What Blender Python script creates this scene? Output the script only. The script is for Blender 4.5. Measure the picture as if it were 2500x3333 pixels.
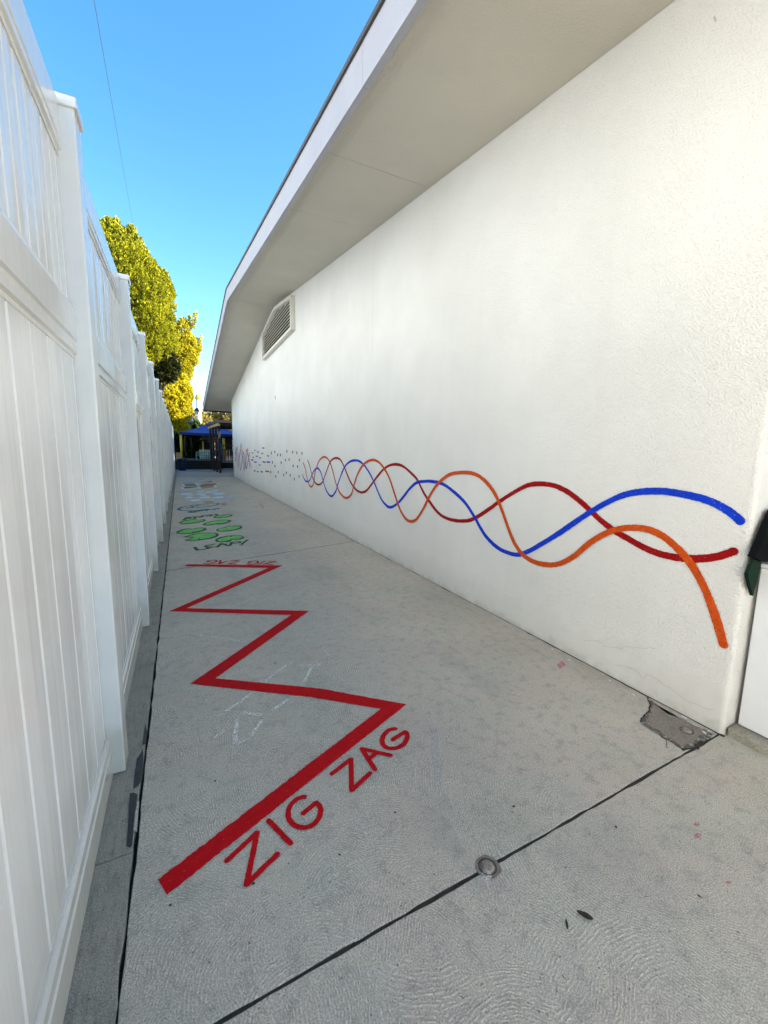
import bpy, bmesh, math, random
import numpy as np
from mathutils import Matrix, Vector, noise as mnoise
random.seed(7)
R_ = math.radians
for o in list(bpy.data.objects): bpy.data.objects.remove(o)
scene = bpy.context.scene
COL = scene.collection

# ------------------------------------------------------------------ camera
F_PX, W_PX, H_PX, CAM_H = 1369.587, 2500.0, 3333.0, 1.40
VPX, VPY, ROLL = 582.79, 1458.27, -0.0520
CX, CY = 1250.0, 1666.5
def unit(v): return v / np.linalg.norm(v)
_Y = unit(np.array([VPX - CX, VPY - CY, F_PX]))
_u = np.array([math.sin(ROLL), -math.cos(ROLL), 0.0])
_U = unit(_u - _Y * (_u @ _Y))
_X = np.cross(_Y, _U)
RM = np.array([_X, _Y, _U])             # rows: world axes in (right, down, forward) space
cam_d = bpy.data.cameras.new('camera')
cam_d.sensor_fit = 'HORIZONTAL'; cam_d.sensor_width = 36.0
cam_d.lens = 36.0 * F_PX / W_PX
cam_d.clip_start = 0.02; cam_d.clip_end = 2000
cam = bpy.data.objects.new('camera', cam_d); COL.objects.link(cam)
rt, dn, fw = RM[:, 0], RM[:, 1], RM[:, 2]
cam.matrix_world = Matrix(((rt[0], -dn[0], -fw[0], 0), (rt[1], -dn[1], -fw[1], 0),
                           (rt[2], -dn[2], -fw[2], CAM_H), (0, 0, 0, 1)))
scene.camera = cam
scene.render.resolution_x, scene.render.resolution_y = 768, 1024

# ------------------------------------------------------------------ sky, sun, exposure
SUN_EL, SUN_H = R_(24), Vector((0.95, -0.31))      # direction towards the sun on the ground plan
world = bpy.data.worlds.new('World'); scene.world = world; world.use_nodes = True
wn = world.node_tree.nodes; wl = world.node_tree.links
bg = wn['Background']
sky = wn.new('ShaderNodeTexSky'); sky.sky_type = 'NISHITA'; sky.sun_disc = False
sky.sun_elevation = SUN_EL; sky.sun_rotation = math.atan2(SUN_H.x, SUN_H.y)
sky.altitude = 50; sky.air_density = 1.0; sky.dust_density = 0.7; sky.ozone_density = 1.0
hs = wn.new('ShaderNodeHueSaturation'); hs.inputs['Hue'].default_value = 0.493; hs.inputs['Saturation'].default_value = 1.36
wl.new(sky.outputs[0], hs.inputs['Color']); wl.new(hs.outputs[0], bg.inputs[0]); bg.inputs[1].default_value = 0.093
sun_d = bpy.data.lights.new('sun', 'SUN'); sun_d.energy = 5.0; sun_d.angle = R_(0.53); sun_d.color = (1.0, 0.90, 0.74)
sun = bpy.data.objects.new('sun', sun_d); COL.objects.link(sun)
sd = Vector((SUN_H.x * math.cos(SUN_EL), SUN_H.y * math.cos(SUN_EL), math.sin(SUN_EL))).normalized()
sun.rotation_euler = (-sd).to_track_quat('-Z', 'Y').to_euler()
sun.location = (20, -8, 20)
vs = scene.view_settings
vs.view_transform = 'Standard'; vs.look = 'None'; vs.gamma = 1.0; vs.use_curve_mapping = False
vs.exposure = 2.29

# ------------------------------------------------------------------ pixels -> places
def ray(p): return RM @ np.array([p[0] - CX, p[1] - CY, F_PX])
def on_ground(p, z=0.0):
    r = ray(p); t = (z - CAM_H) / r[2]; return (r[0] * t, r[1] * t)
def on_x(p, x0):
    r = ray(p); t = x0 / r[0]; return (r[1] * t, CAM_H + r[2] * t)
def zm(x0, y0, s): return lambda p: (x0 + p[0] * s, y0 + p[1] * s)

# ------------------------------------------------------------------ materials
def new_mat(name):
    m = bpy.data.materials.new(name); m.use_nodes = True
    return m, m.node_tree.nodes, m.node_tree.links, m.node_tree.nodes['Principled BSDF']
def nd(n, t, **kw):
    x = n.new(t)
    for k, v in kw.items(): setattr(x, k, v)
    return x
def mth(n, l, op, a, b=None, clamp=False):
    x = n.new('ShaderNodeMath'); x.operation = op; x.use_clamp = clamp
    for i, v in enumerate((a, b)):
        if v is None: continue
        if isinstance(v, (int, float)): x.inputs[i].default_value = v
        else: l.new(v, x.inputs[i])
    return x.outputs[0]
def ramp(n, l, fac, stops):
    x = n.new('ShaderNodeValToRGB'); e = x.color_ramp.elements
    while len(e) < len(stops): e.new(0.5)
    for i, (p, c) in enumerate(stops):
        e[i].position = p; e[i].color = c if len(c) == 4 else (*c, 1)
    l.new(fac, x.inputs[0]); return x.outputs[0]
def mix(n, l, fac, a, b, mode='MIX'):
    x = n.new('ShaderNodeMix'); x.data_type = 'RGBA'; x.blend_type = mode
    for s, v in (('Factor', fac), ('A', a), ('B', b)):
        i = [k for k in x.inputs if k.name == s and (k.type == ('VALUE' if s == 'Factor' else 'RGBA'))][0]
        if isinstance(v, (int, float)): i.default_value = v
        elif isinstance(v, tuple): i.default_value = v if len(v) == 4 else (*v, 1)
        else: l.new(v, i)
    return [k for k in x.outputs if k.type == 'RGBA'][0]
def noise(n, l, scale, detail=4, rough=0.55, vec=None, dim='3D'):
    x = n.new('ShaderNodeTexNoise'); x.noise_dimensions = dim
    x.inputs['Scale'].default_value = scale; x.inputs['Detail'].default_value = detail; x.inputs['Roughness'].default_value = rough
    if vec is not None: l.new(vec, x.inputs['Vector'])
    return x.outputs['Fac']
def position(n): return n.new('ShaderNodeNewGeometry').outputs['Position']
def scaled(n, l, vec, s):
    x = n.new('ShaderNodeMapping'); x.inputs['Scale'].default_value = s; l.new(vec, x.inputs['Vector']); return x.outputs[0]
def bump(n, l, h, dist, strength=1.0, normal=None):
    x = n.new('ShaderNodeBump'); x.inputs['Distance'].default_value = dist; x.inputs['Strength'].default_value = strength
    l.new(h, x.inputs['Height'])
    if normal is not None: l.new(normal, x.inputs['Normal'])
    return x.outputs[0]
def simple(name, col, rough=0.6, var=0.12, scale=12, metal=0.0, bumpd=0.0, spec=0.5, trans=0.0):
    m, n, l, b = new_mat(name)
    p = position(n); f = noise(n, l, scale, 5, 0.6, p)
    lo = tuple(c * (1 - var) for c in col); hi = tuple(min(1, c * (1 + var)) for c in col)
    l.new(ramp(n, l, f, [(0.3, lo), (0.7, hi)]), b.inputs['Base Color'])
    b.inputs['Roughness'].default_value = rough; b.inputs['Metallic'].default_value = metal
    b.inputs['Specular IOR Level'].default_value = spec
    if bumpd: l.new(bump(n, l, noise(n, l, scale * 6, 5, 0.6, p), bumpd), b.inputs['Normal'])
    return m

def stucco_height(n, l, p):
    w = noise(n, l, 9, 2, 0.5, p)
    a = noise(n, l, 96, 2.0, 0.5, scaled(n, l, p, (1, 1, 1.8)))
    h = a
    sx = n.new('ShaderNodeSeparateXYZ'); l.new(p, sx.inputs[0])
    # smoother hand-patched plaster low on the wall and in worn areas
    low = mth(n, l, 'ADD', sx.outputs[2], mth(n, l, 'MULTIPLY', w, 0.5))
    k = ramp(n, l, low, [(0.32, (0.25, 0.25, 0.25)), (0.62, (1, 1, 1))])
    return mth(n, l, 'MULTIPLY', h, k), sx.outputs[2], a
def stucco(name, col, dirt=True, dist=0.0092, rough=0.85):
    m, n, l, b = new_mat(name)
    p = position(n); h, z, w = stucco_height(n, l, p)
    big = noise(n, l, 0.9, 4, 0.6, p)
    st = noise(n, l, 1.0, 4, 0.6, scaled(n, l, p, (6, 6, 0.5)))
    c1 = ramp(n, l, big, [(0.3, tuple(c * 0.93 for c in col)), (0.7, tuple(min(1, c * 1.04) for c in col))])
    c2 = mix(n, l, mth(n, l, 'MULTIPLY', ramp(n, l, st, [(0.55, (0, 0, 0)), (0.8, (1, 1, 1))]), 0.06), c1, (0.45, 0.38, 0.30))
    if dirt:
        zz = mth(n, l, 'ADD', z, mth(n, l, 'MULTIPLY', mth(n, l, 'SUBTRACT', noise(n, l, 7, 5, 0.7, p), 0.5), 0.25))
        d = ramp(n, l, zz, [(0.0, (0.75, 0.75, 0.75)), (0.05, (0.38, 0.38, 0.38)), (0.30, (0, 0, 0))])
        c2 = mix(n, l, mth(n, l, 'MULTIPLY', d, 0.8), c2, (0.40, 0.395, 0.35))
    l.new(c2, b.inputs['Base Color']); b.inputs['Roughness'].default_value = rough
    b.inputs['Specular IOR Level'].default_value = 0.25
    l.new(bump(n, l, h, dist), b.inputs['Normal'])
    return m
def wall_paint(name, col):
    m, n, l, b = new_mat(name)
    p = position(n); h, z, w = stucco_height(n, l, p)
    f = noise(n, l, 22, 4, 0.65, p)
    pc = ramp(n, l, f, [(0.3, tuple(c * 0.78 for c in col)), (0.75, tuple(min(1, c * 1.15) for c in col))])
    pin = ramp(n, l, w, [(0.26, (0.45, 0.45, 0.45)), (0.33, (0, 0, 0))])
    l.new(mix(n, l, pin, pc, (0.70, 0.68, 0.64)), b.inputs['Base Color'])
    b.inputs['Roughness'].default_value = 0.6; b.inputs['Specular IOR Level'].default_value = 0.12
    l.new(bump(n, l, h, 0.0085), b.inputs['Normal'])
    return m

def swirl(n, l, p):
    """hand-trowelled fans: rings round scattered centres, broken up"""
    d1 = noise(n, l, 5, 3, 0.5, p)
    sp = n.new('ShaderNodeSeparateXYZ'); l.new(p, sp.inputs[0])
    outs = []
    warp = n.new('ShaderNodeTexNoise'); warp.inputs['Scale'].default_value = 6.0; warp.inputs['Detail'].default_value = 2.0; l.new(p, warp.inputs['Vector'])
    wv = n.new('ShaderNodeVectorMath'); wv.operation = 'MULTIPLY_ADD'; l.new(warp.outputs['Color'], wv.inputs[0])
    wv.inputs[1].default_value = (0.035, 0.035, 0.0); l.new(p, wv.inputs[2])
    for sc, fr, off in ((2.5, 92.0, 0.0), (3.3, 108.0, 7.3)):
        mp = n.new('ShaderNodeMapping'); mp.inputs['Location'].default_value = (off, off * 0.7, 0); l.new(wv.outputs[0], mp.inputs['Vector'])
        mp.inputs['Scale'].default_value = (1, 1, 0)
        v = n.new('ShaderNodeTexVoronoi'); v.voronoi_dimensions = '2D'; v.feature = 'F1'; v.inputs['Scale'].default_value = sc
        v.inputs['Randomness'].default_value = 1.0
        l.new(mp.outputs[0], v.inputs['Vector'])
        # each hand stroke is an arc about a point away from the middle of its patch
        cen = n.new('ShaderNodeVectorMath'); cen.operation = 'MULTIPLY_ADD'; l.new(v.outputs['Color'], cen.inputs[0])
        cen.inputs[1].default_value = (0.55, 0.55, 0); l.new(v.outputs['Position'], cen.inputs[2])
        dv = n.new('ShaderNodeVectorMath'); dv.operation = 'SUBTRACT'; l.new(mp.outputs[0], dv.inputs[0]); l.new(cen.outputs[0], dv.inputs[1])
        dv2 = n.new('ShaderNodeVectorMath'); dv2.operation = 'ADD'; l.new(dv.outputs[0], dv2.inputs[0]); dv2.inputs[1].default_value = (0.27, 0.27, 0)
        fl2 = n.new('ShaderNodeVectorMath'); fl2.operation = 'MULTIPLY'; l.new(dv2.outputs[0], fl2.inputs[0]); fl2.inputs[1].default_value = (1, 1, 0)
        ln = n.new('ShaderNodeVectorMath'); ln.operation = 'LENGTH'; l.new(fl2.outputs[0], ln.inputs[0])
        wob = noise(n, l, 24, 2, 0.6, p)
        dist = mth(n, l, 'ADD', ln.outputs['Value'], mth(n, l, 'MULTIPLY', wob, 0.016))
        s = mth(n, l, 'SINE', mth(n, l, 'MULTIPLY', dist, fr * 6.2832))
        s = mth(n, l, 'MULTIPLY_ADD', s, 0.5); s.node.inputs[2].default_value = 0.5
        outs.append(mth(n, l, 'POWER', s, 1.8))
    k = ramp(n, l, d1, [(0.44, (0, 0, 0)), (0.56, (1, 1, 1))])
    r = mix(n, l, k, outs[0], outs[1])
    brk = noise(n, l, 80, 3, 0.75, p); pat = noise(n, l, 3.1, 3, 0.6, p)
    rag = ramp(n, l, brk, [(0.43, (0.0, 0.0, 0.0)), (0.60, (1, 1, 1))])
    amp = mth(n, l, 'MULTIPLY', rag, ramp(n, l, pat, [(0.33, (0.10, 0.10, 0.10)), (0.56, (1, 1, 1))]))
    # steel-trowelled smooth towards the building
    xx = mth(n, l, 'ADD', sp.outputs[0], mth(n, l, 'MULTIPLY', pat, 1.1))
    amp = mth(n, l, 'MULTIPLY', amp, ramp(n, l, mth(n, l, 'MULTIPLY', xx, 0.33), [(0.47, (1, 1, 1)), (0.72, (0.12, 0.12, 0.12))]))
    return mth(n, l, 'MULTIPLY', r, amp), sp, pat
def concrete(name='walk_concrete', base=(0.57, 0.515, 0.43), swirls=True, dark=1.0, streak=False):
    m, n, l, b = new_mat(name)
    p = position(n)
    fine = noise(n, l, 230, 2, 0.7, p); mid = noise(n, l, 15.0, 6, 0.75, p); big = noise(n, l, 1.1, 3, 0.6, p)
    hue = noise(n, l, 2.3, 2, 0.5, scaled(n, l, p, (1, 1.4, 1)))
    base = tuple(c * dark for c in base)
    c = ramp(n, l, big, [(0.28, tuple(x * 0.80 for x in base)), (0.72, tuple(x * 1.08 for x in base))])
    c = mix(n, l, 0.4, c, ramp(n, l, hue, [(0.3, (base[0] * .92, base[1] * 1.02, base[2] * .96)), (0.5, base), (0.72, (base[0] * 1.08, base[1] * 0.99, base[2] * 0.95))]))
    c = mix(n, l, ramp(n, l, mid, [(0.26, (0.60, 0.60, 0.60)), (0.50, (0, 0, 0))]), c, tuple(x * 0.42 for x in base))
    c = mix(n, l, 0.75, c, ramp(n, l, fine, [(0.3, (0.22, 0.22, 0.22)), (0.7, (0.78, 0.78, 0.78))]), 'OVERLAY')
    dry = noise(n, l, 1.7, 6, 0.7, scaled(n, l, p, (1.0, 0.45, 1)))
    c = mix(n, l, ramp(n, l, dry, [(0.33, (0.30, 0.30, 0.30)), (0.47, (0, 0, 0))]), c, (base[0] * 0.5, base[1] * 0.52, base[2] * 0.55))
    spk = noise(n, l, 75, 2, 0.6, p)
    c = mix(n, l, ramp(n, l, spk, [(0.26, (0.8, 0.8, 0.8)), (0.34, (0, 0, 0))]), c, (0.06, 0.055, 0.05))
    h = mth(n, l, 'MULTIPLY', fine, 0.35)
    if swirls:
        s, sp, pat = swirl(n, l, p)
        c = mix(n, l, mth(n, l, 'MULTIPLY', s, 0.62), c, tuple(min(1, x * 1.5) for x in base))
        c = mix(n, l, 0.65, c, mix(n, l, s, (0.36, 0.36, 0.36), (0.68, 0.68, 0.68)), 'OVERLAY')
        h = mth(n, l, 'ADD', h, s)
    if streak:
        s = noise(n, l, 1, 5, 0.7, scaled(n, l, p, (60, 11, 1)))
        c = mix(n, l, ramp(n, l, s, [(0.50, (0, 0, 0)), (0.75, (0.55, 0.55, 0.55))]), c, (0.08, 0.075, 0.066))
        h = mth(n, l, 'ADD', h, s)
    l.new(c, b.inputs['Base Color']); b.inputs['Roughness'].default_value = 0.72
    b.inputs['Specular IOR Level'].default_value = 0.32
    l.new(bump(n, l, h, 0.0034), b.inputs['Normal'])
    return m
def floor_paint(name, col, wear=0.12, rough=0.7):
    m, n, l, b = new_mat(name)
    p = position(n)
    s, sp, pat = swirl(n, l, p)
    f = noise(n, l, 30, 5, 0.65, p)
    c = ramp(n, l, f, [(0.3, tuple(x * 0.86 for x in col)), (0.75, tuple(min(1, x * 1.1) for x in col))])
    wn_ = noise(n, l, 120, 4, 0.75, p)
    c = mix(n, l, ramp(n, l, wn_, [(0.74 - wear, (0, 0, 0)), (0.80, (0.85, 0.85, 0.85))]), c, (0.30, 0.28, 0.25))
    l.new(c, b.inputs['Base Color']); b.inputs['Roughness'].default_value = rough
    b.inputs['Specular IOR Level'].default_value = 0.06
    l.new(bump(n, l, s, 0.0018), b.inputs['Normal'])
    return m
def chalk(name, col, amount=0.5, scale=55):
    m, n, l, b = new_mat(name)
    p = position(n); f = noise(n, l, scale, 4, 0.7, p)
    b.inputs['Base Color'].default_value = (*col, 1); b.inputs['Roughness'].default_value = 0.95
    a = ramp(n, l, f, [(0.58 - amount * 0.35, (0, 0, 0)), (0.74 - amount * 0.25, (0.9, 0.9, 0.9))])
    l.new(a, b.inputs['Alpha']); return m
def foliage(name, a, c, trans=0.35):
    m, n, l, b = new_mat(name)
    f = noise(n, l, 1.4, 4, 0.7, position(n))
    oi = n.new('ShaderNodeNewGeometry').outputs['Random Per Island']
    k = mth(n, l, 'MULTIPLY_ADD', oi, 0.45); k.node.inputs[2].default_value = -0.2
    f2 = mth(n, l, 'ADD', f, k)
    col = ramp(n, l, f2, [(0.25, a), (0.75, c)])
    l.new(col, b.inputs['Base Color']); b.inputs['Roughness'].default_value = 0.6
    b.inputs['Specular IOR Level'].default_value = 0.2
    tr = n.new('ShaderNodeBsdfTranslucent'); l.new(col, tr.inputs['Color'])
    mx = n.new('ShaderNodeMixShader'); mx.inputs[0].default_value = trans
    l.new(b.outputs[0], mx.inputs[1]); l.new(tr.outputs[0], mx.inputs[2])
    l.new(mx.outputs[0], n['Material Output'].inputs['Surface']); return m
def vinyl_mat():
    m, n, l, b = new_mat('white_vinyl')
    p = position(n)
    s = noise(n, l, 1, 3, 0.5, scaled(n, l, p, (30, 30, 2.2)))
    g = noise(n, l, 3, 5, 0.65, p)
    sx = n.new('ShaderNodeSeparateXYZ'); l.new(p, sx.inputs[0])
    zz = mth(n, l, 'ADD', sx.outputs[2], mth(n, l, 'MULTIPLY', g, -0.30))
    dirt = ramp(n, l, zz, [(0.0, (0.75, 0.75, 0.75)), (0.10, (0.22, 0.22, 0.22)), (0.30, (0, 0, 0))])
    c = ramp(n, l, g, [(0.3, (0.755, 0.75, 0.735)), (0.7, (0.83, 0.825, 0.81))])
    c = mix(n, l, dirt, c, (0.52, 0.50, 0.44))
    l.new(c, b.inputs['Base Color'])
    l.new(ramp(n, l, g, [(0.3, (0.09, 0.09, 0.09)), (0.7, (0.19, 0.19, 0.19))]), b.inputs['Roughness'])
    b.inputs['Specular IOR Level'].default_value = 0.5
    l.new(bump(n, l, s, 0.0009), b.inputs['Normal']); return m

M = {}
M['vinyl'] = vinyl_mat()
M['stucco'] = stucco('white_stucco', (0.80, 0.78, 0.735))
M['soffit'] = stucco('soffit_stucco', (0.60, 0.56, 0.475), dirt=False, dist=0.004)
M['fascia'] = simple('fascia_paint', (0.40, 0.39, 0.42), 0.5, 0.05, 3, bumpd=0.0006)
M['drip'] = simple('drip_edge_metal', (0.06, 0.055, 0.055), 0.5)
M['roof'] = simple('roof_membrane', (0.22, 0.21, 0.20), 0.9, 0.2, 8, bumpd=0.004)
M['gap_dark'] = simple('dark_gap', (0.02, 0.019, 0.018), 0.9)
M['dirt'] = simple('joint_dirt', (0.035, 0.03, 0.025), 0.95, 0.4, 90, bumpd=0.004)
M['vent'] = simple('vent_paint', (0.70, 0.67, 0.60), 0.5, 0.06, 5)
M['concrete'] = concrete()
M['strip'] = concrete('footing_concrete', (0.33, 0.30, 0.245), swirls=False, streak=True)
M['far_concrete'] = concrete('yard_concrete', (0.33, 0.33, 0.33), swirls=False)
M['patch'] = concrete('patch_concrete', (0.24, 0.20, 0.165), swirls=False)
M['patch_edge'] = chalk('crumbled_concrete', (0.13, 0.115, 0.10), 0.72, 45)
M['red_floor'] = floor_paint('red_floor_paint', (0.52, 0.006, 0.010))
M['green_floor'] = floor_paint('light_green_floor_paint', (0.20, 0.58, 0.15), 0.06)
M['dgreen_floor'] = floor_paint('dark_green_floor_paint', (0.06, 0.13, 0.055), 0.12)
M['teal_floor'] = floor_paint('teal_floor_paint', (0.07, 0.20, 0.25), 0.22)
M['pale_floor'] = floor_paint('pale_blue_floor_paint', (0.62, 0.75, 0.80), 0.1)
M['sky_floor'] = floor_paint('sky_blue_floor_paint', (0.33, 0.55, 0.72), 0.2)
M['lav_floor'] = floor_paint('lavender_floor_paint', (0.42, 0.42, 0.52), 0.2)
M['moss_floor'] = floor_paint('moss_floor_paint', (0.19, 0.24, 0.13), 0.25)
M['navy_floor'] = floor_paint('navy_floor_paint', (0.03, 0.06, 0.20), 0.12)
M['orange_floor'] = floor_paint('tan_orange_floor_paint', (0.48, 0.27, 0.12), 0.2)
M['rust_floor'] = floor_paint('rust_floor_paint', (0.32, 0.08, 0.045), 0.2)
M['white_floor'] = floor_paint('white_floor_paint', (0.72, 0.70, 0.66), 0.1)
M['chalk'] = chalk('white_chalk', (0.86, 0.82, 0.74), 0.62, 150)
M['chalk_orange'] = chalk('orange_chalk', (0.55, 0.33, 0.10), 0.5, 18)
M['chalk_pink'] = chalk('pink_chalk', (0.62, 0.20, 0.20), 0.6, 60)
M['chalk_blue'] = chalk('blue_chalk', (0.66, 0.67, 0.68), 0.30, 120)
M['tar'] = simple('black_tar', (0.018, 0.02, 0.023), 0.45, 0.3, 60, bumpd=0.002)
M['w_blue'] = wall_paint('blue_wall_paint', (0.004, 0.045, 0.60))
M['w_red'] = wall_paint('red_wall_paint', (0.34, 0.003, 0.004))
M['w_orange'] = wall_paint('orange_wall_paint', (0.64, 0.082, 0.006))
M['w_dkblue'] = wall_paint('dark_teal_wall_paint', (0.02, 0.06, 0.13))
M['w_dkred'] = wall_paint('dark_maroon_wall_paint', (0.12, 0.012, 0.012))
M['w_dkorange'] = wall_paint('brown_wall_paint', (0.20, 0.06, 0.02))
M['crack'] = simple('hairline_crack', (0.50, 0.48, 0.43), 0.9)
M['steel'] = simple('worn_steel', (0.30, 0.26, 0.22), 0.45, 0.5, 60, metal=0.7, bumpd=0.001)
M['rust'] = simple('rusty_iron', (0.07, 0.05, 0.04), 0.7, 0.4, 60, metal=0.3, bumpd=0.002)
M['white_metal'] = simple('white_painted_metal', (0.74, 0.75, 0.77), 0.35, 0.03, 4)
M['bag'] = simple('dark_plastic_film', (0.002, 0.003, 0.003), 0.75, 0.4, 6, spec=0.12)
M['bag_green'] = simple('dark_green_plastic_film', (0.003, 0.018, 0.008), 0.7, 0.3, 6, spec=0.15)
M['leaf_dry'] = simple('dry_dark_leaf', (0.03, 0.022, 0.016), 0.8, 0.4, 80)
M['wire'] = simple('black_cable', (0.03, 0.035, 0.04), 0.6)
M['cypress'] = foliage('cypress_leaf', (0.035, 0.05, 0.004), (0.44, 0.44, 0.018))
M['golden'] = foliage('golden_leaf', (0.34, 0.31, 0.012), (0.66, 0.58, 0.03), 0.45)
M['pine'] = foliage('pine_leaf', (0.22, 0.21, 0.012), (0.56, 0.50, 0.025))
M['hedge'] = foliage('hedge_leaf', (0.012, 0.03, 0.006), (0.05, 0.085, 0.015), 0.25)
M['painted_shade_leaf'] = foliage('painted_shade_leaf', (0.006, 0.010, 0.002), (0.035, 0.042, 0.006), 0.15)  # near-black green: shade of the lower cypress crown put into leaf colour
M['pale_leaf'] = foliage('pale_leaf', (0.22, 0.18, 0.04), (0.42, 0.33, 0.10), 0.45)
M['bark'] = simple('bark', (0.10, 0.07, 0.045), 0.9, 0.4, 14, bumpd=0.01)
M['yellow'] = simple('yellow_paint', (0.62, 0.42, 0.03), 0.45, 0.05)
M['canopy'] = simple('blue_canopy_fabric', (0.014, 0.055, 0.32), 0.7, 0.15, 3)
M['canopy_trim'] = simple('navy_canopy_trim', (0.006, 0.012, 0.10), 0.7)
M['brown'] = simple('dark_brown_timber', (0.007, 0.005, 0.005), 0.7, 0.3, 9, bumpd=0.003)
M['timber'] = simple('weathered_timber', (0.09, 0.075, 0.065), 0.8, 0.25, 9, bumpd=0.003)
M['tan_wood'] = simple('tan_wood', (0.36, 0.23, 0.11), 0.7, 0.2, 9)
M['orange_wood'] = simple('orange_wood', (0.30, 0.12, 0.045), 0.6, 0.2, 9)
M['peach'] = simple('peach_board', (0.50, 0.26, 0.15), 0.6, 0.1)
M['navy_plastic'] = simple('navy_plastic', (0.008, 0.022, 0.055), 0.5, 0.1)
M['blue_plastic'] = simple('blue_plastic', (0.02, 0.075, 0.40), 0.4, 0.1)
M['white_paint'] = simple('white_paint', (0.78, 0.78, 0.76), 0.5, 0.04)
M['mint'] = simple('mint_paint', (0.22, 0.38, 0.34), 0.5, 0.06)
M['grey_trim'] = simple('grey_trim', (0.34, 0.34, 0.33), 0.6, 0.08)
M['shingle'] = simple('grey_shingle', (0.32, 0.28, 0.24), 0.85, 0.25, 12)
M['red_paint'] = simple('red_brown_paint', (0.16, 0.03, 0.025), 0.5)
M['cream'] = stucco('cream_stucco', (0.74, 0.62, 0.44), dirt=False)
M['grey_stucco'] = stucco('pale_grey_stucco', (0.375, 0.43, 0.50), dirt=False)
M['tile'] = simple('clay_roof', (0.30, 0.13, 0.07), 0.8, 0.25, 8)
M['glass'] = simple('window_glass', (0.03, 0.04, 0.05), 0.08, 0.1, 2)
M['black_metal'] = simple('black_metal', (0.015, 0.015, 0.015), 0.5)
M['grey_glass'] = simple('frosted_glass', (0.35, 0.36, 0.36), 0.3)
M['earth'] = simple('earth', (0.20, 0.16, 0.11), 0.95, 0.3, 2, bumpd=0.01)

# ------------------------------------------------------------------ object helpers
def link(name, me, mat, parent=None, smooth=False):
    if mat is not None and not me.materials: me.materials.append(mat)
    if smooth: me.shade_smooth()
    o = bpy.data.objects.new(name, me); COL.objects.link(o)
    if parent is not None: o.parent = parent
    return o
def mesh_obj(name, v, f, mat, parent=None, smooth=False):
    me = bpy.data.meshes.new(name); me.from_pydata([tuple(p) for p in v], [], f); me.update()
    return link(name, me, mat, parent, smooth)
def bm_obj(name, bm, mat, parent=None, smooth=False):
    bmesh.ops.recalc_face_normals(bm, faces=bm.faces[:])
    me = bpy.data.meshes.new(name); bm.to_mesh(me); bm.free(); me.update()
    return link(name, me, mat, parent, smooth)
def tag(o, label=None, cat=None, group=None, kind=None):
    for k, v in (('label', label), ('category', cat), ('group', group), ('kind', kind)):
        if v: o[k] = v
    return o
def thing(name, label, cat, loc=(0, 0, 0), group=None):
    o = bpy.data.objects.new(name, None); COL.objects.link(o); o.empty_display_size = 0.1
    o.location = loc
    return tag(o, label, cat, group)
def add_box(bm, c0, c1, bev=0.0, seg=2):
    x0, y0, z0 = c0; x1, y1, z1 = c1
    vs_ = [bm.verts.new(p) for p in ((x0, y0, z0), (x1, y0, z0), (x1, y1, z0), (x0, y1, z0), (x0, y0, z1), (x1, y0, z1), (x1, y1, z1), (x0, y1, z1))]
    fs = [bm.faces.new([vs_[i] for i in q]) for q in ((0, 3, 2, 1), (4, 5, 6, 7), (0, 1, 5, 4), (1, 2, 6, 5), (2, 3, 7, 6), (3, 0, 4, 7))]
    if bev > 0:
        es = {e for f_ in fs for e in f_.edges}
        bmesh.ops.bevel(bm, geom=list(es), offset=bev, segments=seg, affect='EDGES', profile=0.5, clamp_overlap=True)
def box(name, c0, c1, mat, parent=None, bev=0.004, seg=2):
    bm = bmesh.new(); add_box(bm, c0, c1, bev, seg); return bm_obj(name, bm, mat, parent)
def prism(name, poly, axis, a, b_, mat, parent=None, bev=0.0):
    """poly in the two other axes, extruded along axis (0,1,2) from a to b_"""
    def put(p, t):
        q = list(p); q.insert(axis, t); return q
    bm = bmesh.new(); n_ = len(poly)
    lo = [bm.verts.new(put(p, a)) for p in poly]; hi = [bm.verts.new(put(p, b_)) for p in poly]
    bm.faces.new(lo); bm.faces.new(hi[::-1])
    for i in range(n_): bm.faces.new((lo[i], lo[(i + 1) % n_], hi[(i + 1) % n_], hi[i]))
    if bev: bmesh.ops.bevel(bm, geom=bm.edges[:], offset=bev, segments=1, affect='EDGES')
    return bm_obj(name, bm, mat, parent)
def tube(name, pts, r, mat, parent=None, seg=8, radii=None, caps=True):
    bm = bmesh.new(); rings = []
    P = [Vector(p) for p in pts]
    for i, p in enumerate(P):
        t = (P[min(i + 1, len(P) - 1)] - P[max(i - 1, 0)]).normalized()
        u = t.cross(Vector((0, 0, 1)))
        if u.length < 1e-3: u = t.cross(Vector((1, 0, 0)))
        u.normalize(); w = t.cross(u)
        rr = radii[i] if radii else r
        rings.append([bm.verts.new(p + (u * math.cos(k * math.tau / seg) + w * math.sin(k * math.tau / seg)) * rr) for k in range(seg)])
    for a, c in zip(rings, rings[1:]):
        for k in range(seg): bm.faces.new((a[k], a[(k + 1) % seg], c[(k + 1) % seg], c[k]))
    if caps: bm.faces.new(rings[0]); bm.faces.new(rings[-1])
    return bm_obj(name, bm, mat, parent, True)
def lathe(name, prof, cx, cy, mat, parent=None, seg=24, smooth=True):
    bm = bmesh.new(); rings = []
    for r, z in prof:
        rings.append([bm.verts.new((cx + r * math.cos(k * math.tau / seg), cy + r * math.sin(k * math.tau / seg), z)) for k in range(seg)])
    for a, c in zip(rings, rings[1:]):
        for k in range(seg): bm.faces.new((a[k], a[(k + 1) % seg], c[(k + 1) % seg], c[k]))
    bm.faces.new(rings[0][::-1]); bm.faces.new(rings[-1])
    return bm_obj(name, bm, mat, parent, smooth)

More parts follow.
